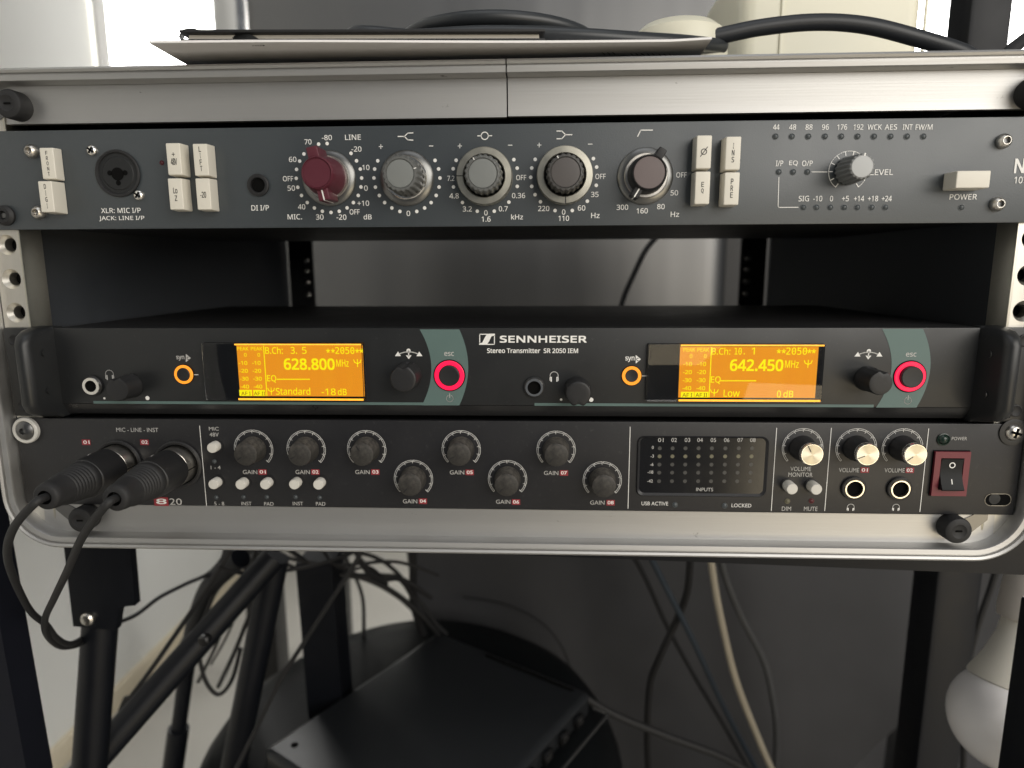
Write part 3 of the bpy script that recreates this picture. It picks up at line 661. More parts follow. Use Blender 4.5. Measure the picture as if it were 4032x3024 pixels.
# displays
def antenna(mb, zm, cx, cy, w, h, Y):
    x, z = zm.p(cx, cy, Y); k = zm.mm(cx, cy, w/2, Y); q = k*h/w; t = k*.22
    mb.stroke([(x, z-q), (x, z+q)], t, Y); mb.stroke([(x-k, z+q*.9), (x-k*.75, z+q*.2), (x, z-q*.15), (x+k*.75, z+q*.2), (x+k, z+q*.9)], t, Y)
def display(zm, scr, lens, items, ants, boxes, vline, eqline, name_lab):
    Y = -.3
    (ax, ay), (bx, by) = scr; x0, z1 = zm.p(ax, ay, Y); x1, z0 = zm.p(bx, by, Y)
    (lx0, ly0), (lx1, ly1) = lens; X0, Z1 = zm.p(lx0, ly0, -2.4); X1, Z0 = zm.p(lx1, ly1, -2.4)
    d = MB().box(((X0+X1)/2, -.07, (Z0+Z1)/2), (X1-X0+.3, .2, Z1-Z0+.3)).build('display', 'blackgloss', tr)
    d['label'] = name_lab
    MB().box(((x0+x1)/2, -.22, (z0+z1)/2), (x1-x0, .14, z1-z0)).build('screen', 'screen', d, smooth=0)
    MB().box(((X0+X1)/2, -1.55, (Z0+Z1)/2), (X1-X0, 2.0, Z1-Z0), .5, 3).build('lens', 'lens', d)
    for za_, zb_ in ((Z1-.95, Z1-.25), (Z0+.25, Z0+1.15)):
        MB().box(((x0+X1)/2-.4, -2.62, (za_+zb_)/2), (X1-x0-.4, .12, zb_-za_), .05).build('glow_bar', 'edge_glow', d, smooth=0)  # glowing bars put in for the screen-lit top and bottom lens edges
    Y = -.36
    for s, cx, cy, w_, h_, m_, bold in items:
        FONT[0] = MONO if s in ('2050', '10.') else SANS; text(d, s, zm, cx, cy, w_, h_, Y, m_, bold or .008)
    mb = MB()
    for a in ants: antenna(mb, zm, *a, Y)
    mb.build('antenna_symbol', 'lcdtext', d, smooth=0, fix=False)
    for (u0, v0, u1, v1) in boxes:
        a = zm.p(u0, v0, Y); b_ = zm.p(u1, v1, Y)
        MB().flat([(a[0], b_[1]), (b_[0], b_[1]), (b_[0], a[1]), (a[0], a[1])], Y+.02).build('meter_box', 'lcdtext', d, smooth=0, fix=False)
    zt_ = z1; zb_ = z0; xv = (zm.p(vline[0], vline[1], Y)[0]+zm.p(vline[2], vline[3], Y)[0])/2
    MB().flat([(xv-.22, zb_+.1), (xv+.22, zb_+.1), (xv+.22, zt_-.1), (xv-.22, zt_-.1)], Y).build('divider_line', 'lcdtext', d, smooth=0, fix=False)
    a = zm.p(eqline[0], eqline[2], Y); b_ = zm.p(eqline[1], eqline[2], Y)
    MB().stroke([a, b_], .45, Y).build('level_line', 'lcdtext', d, smooth=0, fix=False)
FONT[0] = MONO
T_, Dm, K_ = 'lcdtext', 'lcdtextdim', 'lcdink'
it = [('PEAK', 370, 145, 150, 48, Dm, .02), ('PEAK', 553, 145, 155, 48, Dm, .02), ('0', 403, 228, 36, 48, Dm, .02), ('0', 583, 228, 36, 48, Dm, .02)]
for i, (ya, xa, xb) in enumerate(((335, 372, 550), (440, 380, 557), (545, 388, 565), (650, 395, 572))):
    it += [('-%d0' % (i+1), xa, ya, 115, 52, Dm, .03), ('-%d0' % (i+1), xb, ya, 115, 52, Dm, .03)]
it += [('AF I', 412, 742, 125, 48, K_, 0), ('AF II', 592, 742, 150, 48, K_, 0), ('B.Ch:', 785, 168, 235, 95, T_, 0), ('3.', 1050, 168, 85, 92, T_, 0), ('5', 1190, 168, 60, 92, T_, 0), ('2050', 1732, 170, 255, 92, T_, 0),
       ('628.800', 1255, 352, 680, 155, T_, .035), ('MHz', 1700, 337, 165, 95, T_, 0), ('EQ', 755, 548, 122, 100, T_, 0), ('Standard', 1040, 712, 460, 95, T_, 0), ('-18', 1515, 720, 190, 90, T_, 0), ('dB', 1697, 720, 118, 90, T_, 0)]
it += [('*', x_, 172, 50, 55, T_, .02) for x_ in (1508, 1573, 1897, 1950)]
display(D1, ((284, 104), (1980, 783)), ((-200, 72), (1998, 848)), it, ((1900, 337, 98, 98), (750, 712, 88, 92)), ((320, 693, 495, 775), (507, 695, 672, 775)), (650, 105, 690, 800), (825, 1262, 553), 'lit orange display reading 628.800 MHz')
it = [('PEAK', 685, 122, 122, 40, Dm, .02), ('PEAK', 828, 122, 122, 40, Dm, .02), ('0', 703, 187, 28, 40, Dm, .02), ('0', 848, 187, 28, 40, Dm, .02)]
for i, (ya, xa, xb) in enumerate(((268, 668, 812), (350, 666, 810), (432, 663, 806), (513, 660, 803))):
    it += [('-%d0' % (i+1), xa, ya, 90, 42, Dm, .03), ('-%d0' % (i+1), xb, ya, 90, 42, Dm, .03)]
it += [('AF I', 665, 583, 100, 38, K_, 0), ('AF II', 808, 583, 118, 38, K_, 0), ('B.Ch:', 1010, 137, 190, 72, T_, 0), ('10.', 1200, 137, 105, 70, T_, 0), ('1', 1338, 135, 34, 70, T_, 0), ('2050', 1782, 136, 212, 74, T_, 0),
       ('642.450', 1372, 280, 545, 122, T_, .035), ('MHz', 1733, 268, 140, 75, T_, 0), ('EQ', 955, 432, 100, 78, T_, 0), ('Low', 1118, 565, 165, 72, T_, 0), ('0', 1600, 573, 40, 72, T_, 0), ('dB', 1697, 572, 100, 72, T_, 0)]
it += [('*', x_, 136, 44, 44, T_, .02) for x_ in (1600, 1650, 1912, 1957)]
display(D2, ((593, 92), (1968, 614)), ((272, 64), (2040, 662)), it, ((1898, 266, 80, 78), (940, 560, 78, 72)), ((600, 550, 733, 608), (740, 550, 880, 608)), (910, 95, 888, 640), (1010, 1365, 438), 'lit orange display reading 642.450 MHz')
FONT[0] = SANS
# sockets, knobs, rings
jack(tr, *E1.p(900, 783), E1.mm(897, 785, 86), E1.mm(897, 785, 52), E1.mm(897, 785, 98), 1.8)
jack(tr, *S4.p(893, 540), S4.mm(895, 540, 82), S4.mm(895, 540, 56), S4.mm(895, 540, 92), 1.8)
def soft_knob(zm, cx, cy, L, r, dent, mt='black'):
    x, z = zm.p(cx, cy)
    def fn(a, j):
        if j < 1: return 1
        d = (math.degrees(a)-dent+180) % 360-180
        return 1-.16*math.exp(-(d/13)**2)+.07*math.exp(-((abs(d)-24)/10)**2)
    return MB().lathe(x, z, [(r*1.06, -.1), (r*1.06, -1.0), (r, -1.4), (r*.98, -L+.8), (r*.92, -L+.15), (r*.8, -L), (r*.5, -L-.05), (.1, -L-.05)], 72, fn).build('knob', mt, tr, smooth=50)
soft_knob(E1, 1268, 785, 10.8, E1.mm(1280, 790, 108), 100)
soft_knob(S4, 1268, 562, 10.5, S4.mm(1268, 560, 110), -90)
soft_knob(S2, 838, 1020, 12.0, S2.mm(838, 1020, 84), 90)
soft_knob(E2, 335, 862, 13.0, E2.mm(335, 862, 140), 80)
def ringbtn(zm, cx, cy, ro, ri, mt, L, face):
    x, z = zm.p(cx, cy); a = zm.mm(cx, cy, ro); b_ = zm.mm(cx, cy, ri)
    r_ = MB().lathe(x, z, [(a, -.05), (a, -.7), (a*.96, -.9), (b_*1.02, -.9), (b_, -.5)], 48, close=False).build(face, mt, tr)
    MB().lathe(x, z, [(b_*.99, -.1), (b_*.98, -L+.3), (b_*.9, -L), (b_*.5, -L+.15), (.1, -L+.2)], 40).build('button', 'black', r_)
    MB().lathe(x, z, [(a*1.07, -.06), (a*1.07, -.3), (a*1.0, -.3)], 48, close=False).build('bezel', 'void', r_)
ringbtn(E1, 1783, 673, 90, 64, 'ringamber', 1.2, 'sync_button'); ringbtn(S4, 1740, 440, 84, 56, 'ringamber', 1.2, 'sync_button')
ringbtn(S2, 1106, 1020, 97, 68, 'ringpink', 2.0, 'escape_button'); ringbtn(E2, 833, 836, 182, 130, 'ringpink', 2.6, 'escape_button')
lines(tr, E1, [[(1875, 677), (1918, 677)]], .3, 'link_line'); lines(tr, S4, [[(1832, 443), (1878, 443)]], .3, 'link_line')
text(tr, 'syn', E1, 1745, 517, 78, 46, m='printdim', bold=.02); text(tr, 'syn', S4, 1726, 298, 80, 48, bold=.02)
for zm, x, y, k, m_ in ((E1, 1822, 515, 40, 'printdim'), (S4, 1797, 297, 38, 'print')):
    MB().flat([zm.p(x-k*.55, y+k), zm.p(x+k*.65, y), zm.p(x-k*.55, y-k)], -.15).build('arrow_symbol', m_, tr, smooth=0, fix=False)
    text(tr, 'c', zm, x-k*.12, y+2, k*.55, k*.72, Y=-.19, m='ink', bold=.03)
for zm, x, y, r in ((E1, 1427, 903, 20), (S4, 1127, 649, 11), (S4, 1389, 650, 19), (E1, 1010, 905, 11)):
    a, b_ = zm.p(x, y, -.15); MB().disc(a, b_, zm.mm(x, y, r), -.15, 18).build('dot_mark', 'print', tr, smooth=0, fix=False)
headphones(tr, E1, 1062, 678, 88, 100, 'printdim'); headphones(tr, S4, 1066, 448, 82, 96)
def rotate_symbol(zm, cx, cy, k):
    x, z = zm.p(cx, cy); s = zm.mm(cx, cy, k)
    mb = MB(); mb.disc(x, z, s*.20, -.15, 14)
    mb.stroke(arc_pts(x, z-s*2.1, s*2.0, 62, 86, 6), s*.10, -.15); mb.stroke(arc_pts(x, z-s*2.1, s*2.0, 94, 118, 6), s*.10, -.15); mb.stroke([(x, z), (x, z-s*.5)], s*.10, -.15)
    mb.flat([(x-s*.27, z-s*.42), (x, z-s*.78), (x+s*.27, z-s*.42)], -.15)
    for q in (-1, 1):
        mb.flat([(x+q*s*1.28, z-s*.50), (x+q*s*.72, z-s*.50), (x+q*s*.98, z-s*.06)][::q], -.152)
    mb.build('rotate_symbol', 'print', tr, smooth=0, fix=False)
rotate_symbol(S2, 840, 860, 70); rotate_symbol(E2, 357, 541, 128)
text(tr, 'esc', S2, 1103, 881, 62, 26, m='printdim', bold=.02); text(tr, 'esc', E2, 853, 582, 122, 46, m='printdim', bold=.02)
for zm, x, y, r in ((S2, 1108, 1170, 24), (E2, 812, 1118, 45)):
    a, b_ = zm.p(x, y); q = zm.mm(x, y, r); mb = MB().stroke(arc_pts(a, b_, q*.9, 118, 422, 22), q*.16, -.15); mb.stroke([(a, b_+q*.2), (a, b_+q*1.35)], q*.16, -.152); mb.build('power_symbol', 'printdim', tr, smooth=0, fix=False)
# maker's emblem and lettering
def q4(pts): return [S4.p(*p, -.15) for p in pts]
em = MB()
em.stroke(q4([(492, 80), (418, 80), (418, 150)]), .42, -.15); em.stroke(q4([(472, 168), (546, 168), (546, 98)]), .42, -.15)
sp = [(413, 172), (413, 160), (440, 152), (462, 108), (480, 80), (500, 75), (550, 75), (550, 90), (520, 98), (500, 140), (484, 165), (466, 172)]
em.flat(q4(sp), -.16); em.build('emblem', 'print', tr, smooth=0, fix=False)
text(tr, 'SENNHEISER', S4, 970, 123, 758, 62, bold=.048); text(tr, 'Stereo Transmitter  SR 2050 IEM', S4, 877, 223, 793, 42, bold=.026)

# ================================================================== unit 3: audio interface
FONT[0] = None
ai = thing('audio_interface', 'black rack audio interface with eight gain knobs and red rocker switch', 'audio interface', (0, 0, 0))
MB().box((0, 1.5, 21.85), (477.5, 3, 43.7), .5).build('front_panel', 'ifpanel', ai)
MB().box((0, 96, 22), (434, 184, 40)).build('chassis', 'black', ai)
x, z = I5.p(2118, 175); crossscrew(ai, x, z, 3.9, 2.6, 15, 'rack_screw', 'steel')
MB().lathe(x, z, [(6.2, -.02), (6.2, -.5), (4.4, -.8), (3.5, -.6)], 32, close=False).build('washer', 'black', ai)
x, z = I1.p(240, 205)
MB().lathe(x, z, [(6.4, -.02), (6.4, -1.6), (5.9, -2.2), (5.0, -2.2), (4.5, -1.4)], 40, close=False).build('washer', 'btn', ai)
rs = MB().lathe(x, z, [(4.6, -.4), (4.5, -2.0), (3.2, -3.0), (1.6, -3.4), (1.2, -2.2), (.1, -2.1)], 30).build('rack_screw', 'darksteel', ai)
x, z = I5.p(1990, 745)
sl = [(x+s_*3.0+2.9*math.cos(R(a_)), z+2.9*math.sin(R(a_))) for s_, a0_ in ((1, -90), (-1, 90)) for a_ in range(a0_, a0_+181, 15)]
so = MB().flat(sl, -.12).build('mounting_slot', 'void', ai, smooth=0, fix=False)
MB().stroke(sl+[sl[0]], .35, -.2).build('slot_rim', 'darksteel', so, smooth=0, fix=False)
MB().lathe(x-1.5, z+.4, [(2.6, -.13), (2.3, -.2), (2.1, -.16), (1.8, -.22), (.1, -.2)], 22).build('thread', 'rubber', so)
# dividers
for zm, a, b_ in ((I1, (1740, 170), (1800, 865)), (I4, (82, 168), (67, 1055)), (I4, (1675, 180), (1627, 1080)), (I5, (582, 140), (532, 838)), (I5, (1400, 145), (1338, 845))):
    p = zm.p(*a); q = zm.p(*b_); xm = (p[0]+q[0])/2
    MB().stroke([(xm, p[1]), (xm, q[1])], .30, -.15).build('divider_line', 'print', ai, smooth=0, fix=False)
def redtag(zm, cx, cy, w, h, s):
    a = zm.p(cx-w/2, cy); b_ = zm.p(cx+w/2, cy); hh = (zm.p(cx, cy-h/2)[1]-zm.p(cx, cy+h/2)[1])/2
    o = MB().flat([(a[0], a[1]-hh), (b_[0], a[1]-hh), (b_[0], a[1]+hh), (a[0], a[1]+hh)], -.14).build('number_tag', 'redbox', ai, smooth=0, fix=False)
    text(o, s, zm, cx, cy, w*.74, h*.64, Y=-.2, bold=.012)
text(ai, 'MIC - LINE - INST', I1, 1195, 205, 365, 36, m='printdim', bold=0)
redtag(I1, 752, 312, 75, 48, '01'); redtag(I1, 1260, 312, 75, 48, '02'); redtag(I1, 1405, 828, 125, 76, '8')
text(ai, '20', I1, 1530, 830, 108, 56, m='printdim', bold=0)
text(ai, 'MIC', I1, 1862, 195, 85, 32, m='printdim', bold=0); text(ai, '48V', I1, 1865, 246, 80, 34, m='printdim', bold=0)
for s, x, y, w_ in (('1 - 4', 108, 488, 85), ('5 - 8', 140, 803, 85), ('INST', 377, 803, 88), ('PAD', 572, 805, 82), ('INST', 825, 803, 90), ('PAD', 1023, 805, 82)): text(ai, s, I2, x, y, w_, 32, m='printdim', bold=0)
for x, y in ((98, 435), (115, 748), (352, 745), (555, 745), (805, 745), (1015, 750)): led(ai, *I2.p(x, y), 1.0, 'led')
def pushround(zm, cx, cy, L, r=None):
    x, z = zm.p(cx, cy, -L); r = r or 2.55
    b_ = MB().lathe(x, z, [(r, 0), (r, -L+.5), (r*.9, -L), (r*.5, -L-.05), (.1, -L-.05)], 28).build('push_button', 'btn', ai)
    MB().lathe(x, z, [(r*1.28, -.02), (r*1.28, -.5), (r*1.05, -.6)], 28, close=False).build('button_collar', 'black', b_)
for x, y in ((75, 320), (87, 637), (323, 640), (537, 638), (790, 638), (1000, 640)): pushround(I2, x, y, 4.6)
for x, y in ((257, 657), (462, 660)): pushround(I5, x, y, 6.0, 2.65)
def scale_ring(zm, cx, cy, ro):
    x, z = zm.p(cx, cy); r = zm.mm(cx, cy, ro); w_ = .20; mb = MB()
    for i in range(10):
        a0 = 90+135-1.6-27*i; a1 = a0-27+3.2
        mb.stroke(arc_pts(x, z, r, a0, a1, 5), w_, -.15); mb.stroke(arc_pts(x, z, r*.925, a0, a1, 5), w_, -.152)
        for a, kk in ((a0, .925), (a1, .84)): mb.stroke([(x+math.cos(R(a))*r, z+math.sin(R(a))*r), (x+math.cos(R(a))*r*kk, z+math.sin(R(a))*r*kk)], w_, -.154)
    mb.build('dial_scale', 'print', ai, smooth=0, fix=False); return x, z
def gain_knob(zm, cx, cy, pang):
    x, z = scale_ring(zm, cx, cy, 168); L = 9.5
    k = MB().lathe(x, z, [(6.35, -.2), (6.3, -1.2), (6.1, -1.6), (5.75, -L+1.2), (5.45, -L+.3), (4.8, -L), (.1, -L-.1)], 48, fl(24, .03, (2, 3))).build('knob', 'dustknob', ai, smooth=50)
    tick(k, x, z, 2.2, 4.6, pang, -L-.12, .5, 'black')
for zm, x, y, a, lx, ly, tx, ty, s in ((I2, 440, 328, 215, 408, 528, 518, 527, '01'), (I2, 898, 330, 205, 866, 528, 978, 527, '02'), (I2, 1425, 330, 120, 1387, 528, 1500, 527, '03'), (I2, 1832, 587, 230, 1802, 783, 1914, 781, '04'),
                                 (I3, 257, 330, 205, 220, 531, 331, 530, '05'), (I3, 660, 588, 225, 622, 787, 734, 788, '06'), (I3, 1083, 333, 225, 1040, 536, 1152, 535, '07'), (I3, 1485, 598, 225, 1442, 794, 1558, 794, '08')):
    gain_knob(zm, x, y, a); text(ai, 'GAIN', zm, lx, ly, 125, 36, m='printdim', bold=0); redtag(zm, tx, ty, 72, 48, s)
def volume_knob(zm, cx, cy, pang):
    x, z = scale_ring(zm, cx, cy, 172); L = 11.6
    k = MB().lathe(x, z, [(6.0, -.2), (6.0, -.9), (5.75, -1.2), (5.3, -L+2.0), (5.1, -L+1.8)], 60, fl(30, .03, (2, 3)), close=False).build('knob', 'black', ai, smooth=50)
    c = MB().lathe(x, z, [(5.2, -L+2.2), (5.3, -L+1.6), (5.25, -L+.7), (4.75, -L), (4.6, -L)], 48, close=False).build('cap_rim', 'chrome', k)
    mb = MB(); n = 48; mb.v = [(x, -L-.02, z)]
    for i in range(n): a = 2*math.pi*i/n; mb.v.append((x+4.62*math.cos(a), -L-.02, z+4.62*math.sin(a)))
    mb.f = [(0, 1+i, 1+(i+1) % n) for i in range(n)]
    mb.build('cap', 'spuncap', k, smooth=0, fix=False)
    tick(k, x, z, 1.6, 4.5, pang, -L-.1, .38, 'ink')
ms = bpy.data.materials.new('spun_cap'); t2, b2 = nt(ms); b2.inputs['Metallic'].default_value = 1; b2.inputs['Base Color'].default_value = (.66, .62, .52, 1); b2.inputs['Roughness'].default_value = .36
b2.inputs['Anisotropic'].default_value = .85
tg = t2.nodes.new('ShaderNodeTangent'); tg.direction_type = 'RADIAL'; tg.axis = 'Y'; t2.links.new(tg.outputs[0], b2.inputs['Tangent'])
M['spuncap'] = ms
for x, y, a in ((342, 308, 118), (795, 308, 203), (1184, 308, 218)): volume_knob(I5, x, y, a)
text(ai, 'VOLUME', I5, 328, 485, 175, 36, m='printdim', bold=0); text(ai, 'MONITOR', I5, 326, 534, 205, 36, m='printdim', bold=0)
text(ai, 'DIM', I5, 207, 821, 78, 36, m='printdim', bold=0); text(ai, 'MUTE', I5, 412, 822, 115, 36, m='printdim', bold=0)
text(ai, 'VOLUME', I5, 735, 495, 170, 36, m='printdim', bold=0); redtag(I5, 868, 494, 70, 45, '01')
text(ai, 'VOLUME', I5, 1120, 497, 170, 36, m='printdim', bold=0); redtag(I5, 1248, 496, 70, 45, '02')
led(ai, *I5.p(215, 757), 1.15, 'ledy'); led(ai, *I5.p(418, 755), 1.15, 'ledred')
for x, y in ((770, 646), (1155, 649)): jack(ai, *I5.p(x, y), I5.mm(x, y, 86), I5.mm(x, y, 67), I5.mm(x, y, 104), 1.9, 'gold')
headphones(ai, I5, 748, 812, 68, 58); headphones(ai, I5, 1130, 812, 66, 58)
x, z = I5.p(1530, 235); MB().lathe(x, z, [(2.9, -.05), (2.9, -.5), (2.5, -.6), (2.4, -.1), (1.9, -.9), (.9, -1.6), (.1, -1.7)], 28).build('indicator', 'ledgreen', ai)
text(ai, 'POWER', I5, 1667, 229, 130, 28, m='printdim', bold=0)
# rocker switch
cx, cz = P(3737, 1863); w2, h2 = 7.9, 10.6
sw = MB()
for c_, s_ in (((cx, -.8, cz+h2-1.5), (2*w2, 1.6, 3)), ((cx, -.8, cz-h2+1.5), (2*w2, 1.6, 3)), ((cx-w2+1.35, -.8, cz), (2.7, 1.6, 2*h2-6)), ((cx+w2-1.35, -.8, cz), (2.7, 1.6, 2*h2-6))): sw.box(c_, s_)
sw = sw.build('rocker_switch', 'redswitch', ai, smooth=0)
MB().box((cx, -.1, cz), (2*w2+.8, .2, 2*h2+.8), .05).build('switch_seat', 'void', sw)
mb = MB(); pr = [(7.2, -.3), (7.2, -1.9), (4.0, -1.3), (0, -1.5), (-4.0, -3.0), (-6.6, -4.6), (-7.2, -4.2), (-7.2, -.3)]
for x in (cx-4.9, cx+4.9): mb.v += [(x, y, cz+z) for z, y in pr]
k = len(pr); mb.f = [(j, (j+1) % k, k+(j+1) % k, k+j) for j in range(k)]+[list(range(k))[::-1], list(range(k, 2*k))]
rk = mb.build('rocker', mat('matt_black_rocker', (.010, .011, .012), .55, 0, spec=.25), sw, smooth=40)
MB().ring(cx, cz+4.3, .95, 1.4, -1.78, 28).build('off_mark', 'print', rk, smooth=0, fix=False)
mb = MB(); mb.add([(cx-.22, -2.35, cz-2.2), (cx+.22, -2.35, cz-2.2), (cx+.22, -3.28, cz-4.5), (cx-.22, -3.28, cz-4.5)], [(0, 3, 2, 1)]); mb.build('on_mark', 'print', rk, smooth=0, fix=False)
# meter window
x0, z1 = I4.p(200, 283); x1, z0 = I4.p(1528, 897)
def rrect(x0, z0, x1, z1, r, n=6):
    return [(cx_+r*math.cos(R(a0+90*i/n)), cz_+r*math.sin(R(a0+90*i/n))) for cx_, cz_, a0 in ((x1-r, z0+r, -90), (x1-r, z1-r, 0), (x0+r, z1-r, 90), (x0+r, z0+r, 180)) for i in range(n+1)]
ro_ = rrect(x0-1.6, z0-1.6, x1+1.6, z1+.8, 3.4); ri_ = rrect(x0, z0, x1, z1, 2.4); n = len(ro_)
mb = MB(); rim_ = rrect(x0-1.1, z0-1.1, x1+1.1, z1+.5, 3.0)
mb.v = [(x, -.02, z) for x, z in ro_]+[(x, -.9, z) for x, z in rim_]+[(x, -.1, z) for x, z in ri_]
for q in (0, 1): mb.f += [(q*n+i, q*n+(i+1) % n, (q+1)*n+(i+1) % n, (q+1)*n+i) for i in range(n)]
mw = mb.build('meter_window', 'ifpanel', ai, smooth=50)
MB().flat(ri_, -.12).build('meter_glass', mat('meter_glass', (.009, .009, .010), .16), mw, smooth=0, fix=False)
for i, x in enumerate((420, 565, 710, 847, 992, 1138, 1285, 1422)): text(mw, '%02d' % (i+1), I4, x, 311, 60, 44, Y=-.2, m='printdim', bold=0)
for s, x, y, w_ in (('0', 333, 392, 22), ('-3', 327, 487, 36), ('-6', 322, 577, 38), ('-18', 307, 660, 62), ('-42', 303, 757, 60)): text(mw, s, I4, x, y, w_, 34, Y=-.2, m='printdim', bold=.01)
text(mw, 'INPUTS', I4, 897, 850, 185, 38, Y=-.2, m='printdim', bold=0)
top = (408, 548, 688, 830, 975, 1122, 1268, 1412); bot = (400, 540, 682, 825, 965, 1110, 1250, 1390)
for j, y in enumerate((400, 488, 577, 665, 758)):
    for a, b_ in zip(top, bot):
        x, z = I4.p(a+(b_-a)*j/4, y); MB().disc(x, z, .95, -.2, 12).build('meter_segment', ('ledred', 'ledy', 'ledm', 'ledm', 'ledm')[j] if j else 'ledm', mw, smooth=0, fix=False)
text(ai, 'USB ACTIVE', I4, 355, 1003, 290, 40, bold=0); text(ai, 'LOCKED', I4, 1298, 1024, 215, 40, bold=0)
led(ai, *I4.p(575, 1015), 1.25); led(ai, *I4.p(1115, 1025), 1.25)
# input sockets behind the plugs
plugs = [I1.p(1033, 497), I1.p(1552, 506)]
for x, z in plugs:
    so = MB().lathe(x, z, [(12.0, -.05), (12.0, -.8), (11.2, -1.2), (10.3, -1.0), (10.0, -.1)], 44, close=False).build('input_socket', 'black', ai)
    MB().disc(x, z, 10.2, -.13, 36).build('socket_well', 'void', so, smooth=0, fix=False)

# ================================================================== plugs and their cables
def xlr(x, z, cable, label):
    t = thing('microphone_cable', label, 'cable', (x, -25, z-10), 'microphone cables plugged into the interface')
    c = MB().lathe(x, z, [(9.4, -.2), (9.4, -7.2), (9.2, -7.8), (8.9, -8.0)], 44, close=False).build('connector_sleeve', 'steel', t)
    MB().box((x+9.25, -5, z-.4), (.5, 7, .5)).build('sleeve_slot', 'void', c)
    n8 = lambda a, j: 1+.02*math.cos(a*4)
    MB().lathe(x, z, [(8.9, -7.6), (9.5, -8.4), (9.6, -14), (9.3, -22), (8.9, -24.5), (8.2, -25)], 48, n8, close=False).build('shell', 'black', t)
    MB().box((x-1.0, -17, z+9.35), (1.6, 3.2, .3), .1).build('maker_mark', 'print', t)
    bp = [(8.4, -24.6), (8.7, -25.6), (8.5, -27)]
    for i in range(7):
        y = -28-1.75*i; r = 8.2-.19*i; bp += [(r, y), (r-.55, y-.35), (r-.6, y-.85), (r-.1, y-1.25)]
    bp += [(6.3, -41.5), (6.0, -46), (5.6, -48.4), (4.8, -49.2), (3.0, -49.4)]
    MB().lathe(x, z, bp, 40, close=False).build('boot', 'rubber', t, smooth=50)
    MB().tube([(x, -47, z)]+cable, 1.75, 14, 10).build('cord', 'rubber', t)
x, z = plugs[0]
xlr(x, z, [(x-1, -54, z-1), vp(30, 1140, -50), vp(16, 1195, -38), vp(32, 1255, -10), vp(66, 1320, 22), vp(100, 1350, 36), vp(122, 1378, 50), vp(150, 1391, 70), vp(180, 1378, 110), vp(230, 1352, 150), vp(290, 1330, 185), vp(345, 1290, 215), vp(400, 1262, 240), vp(455, 1235, 255), vp(500, 1180, 270)], 'black microphone cable in the socket tagged 01 looping behind the stand leg')
x, z = plugs[1]
xlr(x, z, [(x-.8, -54, z-1.2), vp(178, 1160, -46), vp(146, 1232, -30), vp(118, 1290, -4), vp(97, 1338, 18), vp(102, 1372, 40), vp(130, 1396, 62), vp(165, 1394, 90), vp(195, 1380, 130), vp(210, 1395, 180), vp(215, 1450, 230), vp(230, 1560, 300), vp(240, 1640, 420)], 'black microphone cable in the socket tagged 02 crossing the case corner')

# ================================================================== on top of the case
TOPZ = 202.3
def slab_poly(pts, z0, z1, name, m, parent=None, label=None, cat=None):
    n = len(pts); mb = MB(); mb.v = [(x, y, z0) for x, y in pts]+[(x, y, z1) for x, y in pts]
    mb.f = [list(range(n))[::-1], list(range(n, 2*n))]+[(i, (i+1) % n, n+(i+1) % n, n+i) for i in range(n)]
    o = mb.build(name, m, parent, smooth=0)
    if label: tag(o, label, cat)
    return o
mpap = mat('white_paper', (.88, .86, .86), .7, 0, var=.03); mcr = mat('cream_card', (.72, .64, .46), .7, 0, var=.05)
slab_poly([(-150, 42), (60, 46), (58, 190), (-152, 188)], TOPZ, TOPZ+4.4, 'card_pad', mcr, None, 'thin cream card pad lying under the white envelope', 'card pad')
# envelope: a slightly curled sheet
mb = MB(); nx, ny = 40, 14
def env(s, t, up):
    x = -144+232*s; yf = -19+12*s; y = yf+(178-yf)*t
    z = TOPZ+4.7+.25*math.sin(s*7)+.9*max(0, s-.93)/.07*(1-t)*(1-t)*.9-.25*(1-t)+up
    return (x, y, z)
for up in (0, .9):
    for j in range(ny+1):
        for i in range(nx+1): mb.v.append(env(i/nx, j/ny, up))
K1 = (nx+1)*(ny+1)
for j in range(ny):
    for i in range(nx):
        a = j*(nx+1)+i; mb.f += [(a, a+nx+1, a+nx+2, a+1), (K1+a, K1+a+1, K1+a+nx+2, K1+a+nx+1)]
for i in range(nx):
    mb.f += [(i, i+1, K1+i+1, K1+i)]; a = ny*(nx+1)+i; mb.f += [(a+1, a, K1+a, K1+a+1)]
for j in range(ny):
    a = j*(nx+1); mb.f += [(a+nx+1, a, K1+a, K1+a+nx+1)]; a += nx; mb.f += [(a, a+nx+1, K1+a+nx+1, K1+a)]
ev = tag(mb.build('envelope', mpap, None, smooth=40), 'white paper envelope overhanging the front top edge of the case', 'envelope')
# handwriting showing on the underside of the sheet
mb = MB()
for u0, v0 in ((2368, 206), (2480, 210), (2525, 211), (2590, 212)):
    a = F3(u0, v0, TOPZ+4.5); 
    for k in range(3): mb.add([(a.x+k*2.2, a.y-1, TOPZ+4.15), (a.x+k*2.2+1.6, a.y+2, TOPZ+4.15), (a.x+k*2.2+2.0, a.y+2, TOPZ+4.15), (a.x+k*2.2+.4, a.y-1, TOPZ+4.15)], [(0, 1, 2, 3)])
mb.build('handwriting', 'ink', ev, smooth=0, fix=False)
nb = thing('notebook', 'closed black notebook with elastic band lying on the white envelope', 'notebook', (-64, 48, TOPZ+5.7))
NZ = TOPZ+5.6; NR = Matrix.Rotation(R(3), 4, 'Z'); NC = Vector((-60, 50.5, 0))
def nbx(name, m, c, sz, bev): MB().box(Vector((NC.x+c[0], NC.y+c[1], c[2])), sz, bev, 2, NR).build(name, m, nb)
nbx('back_cover', 'rubber', (0, 0, NZ+.8), (152, 124, 1.3), .4)
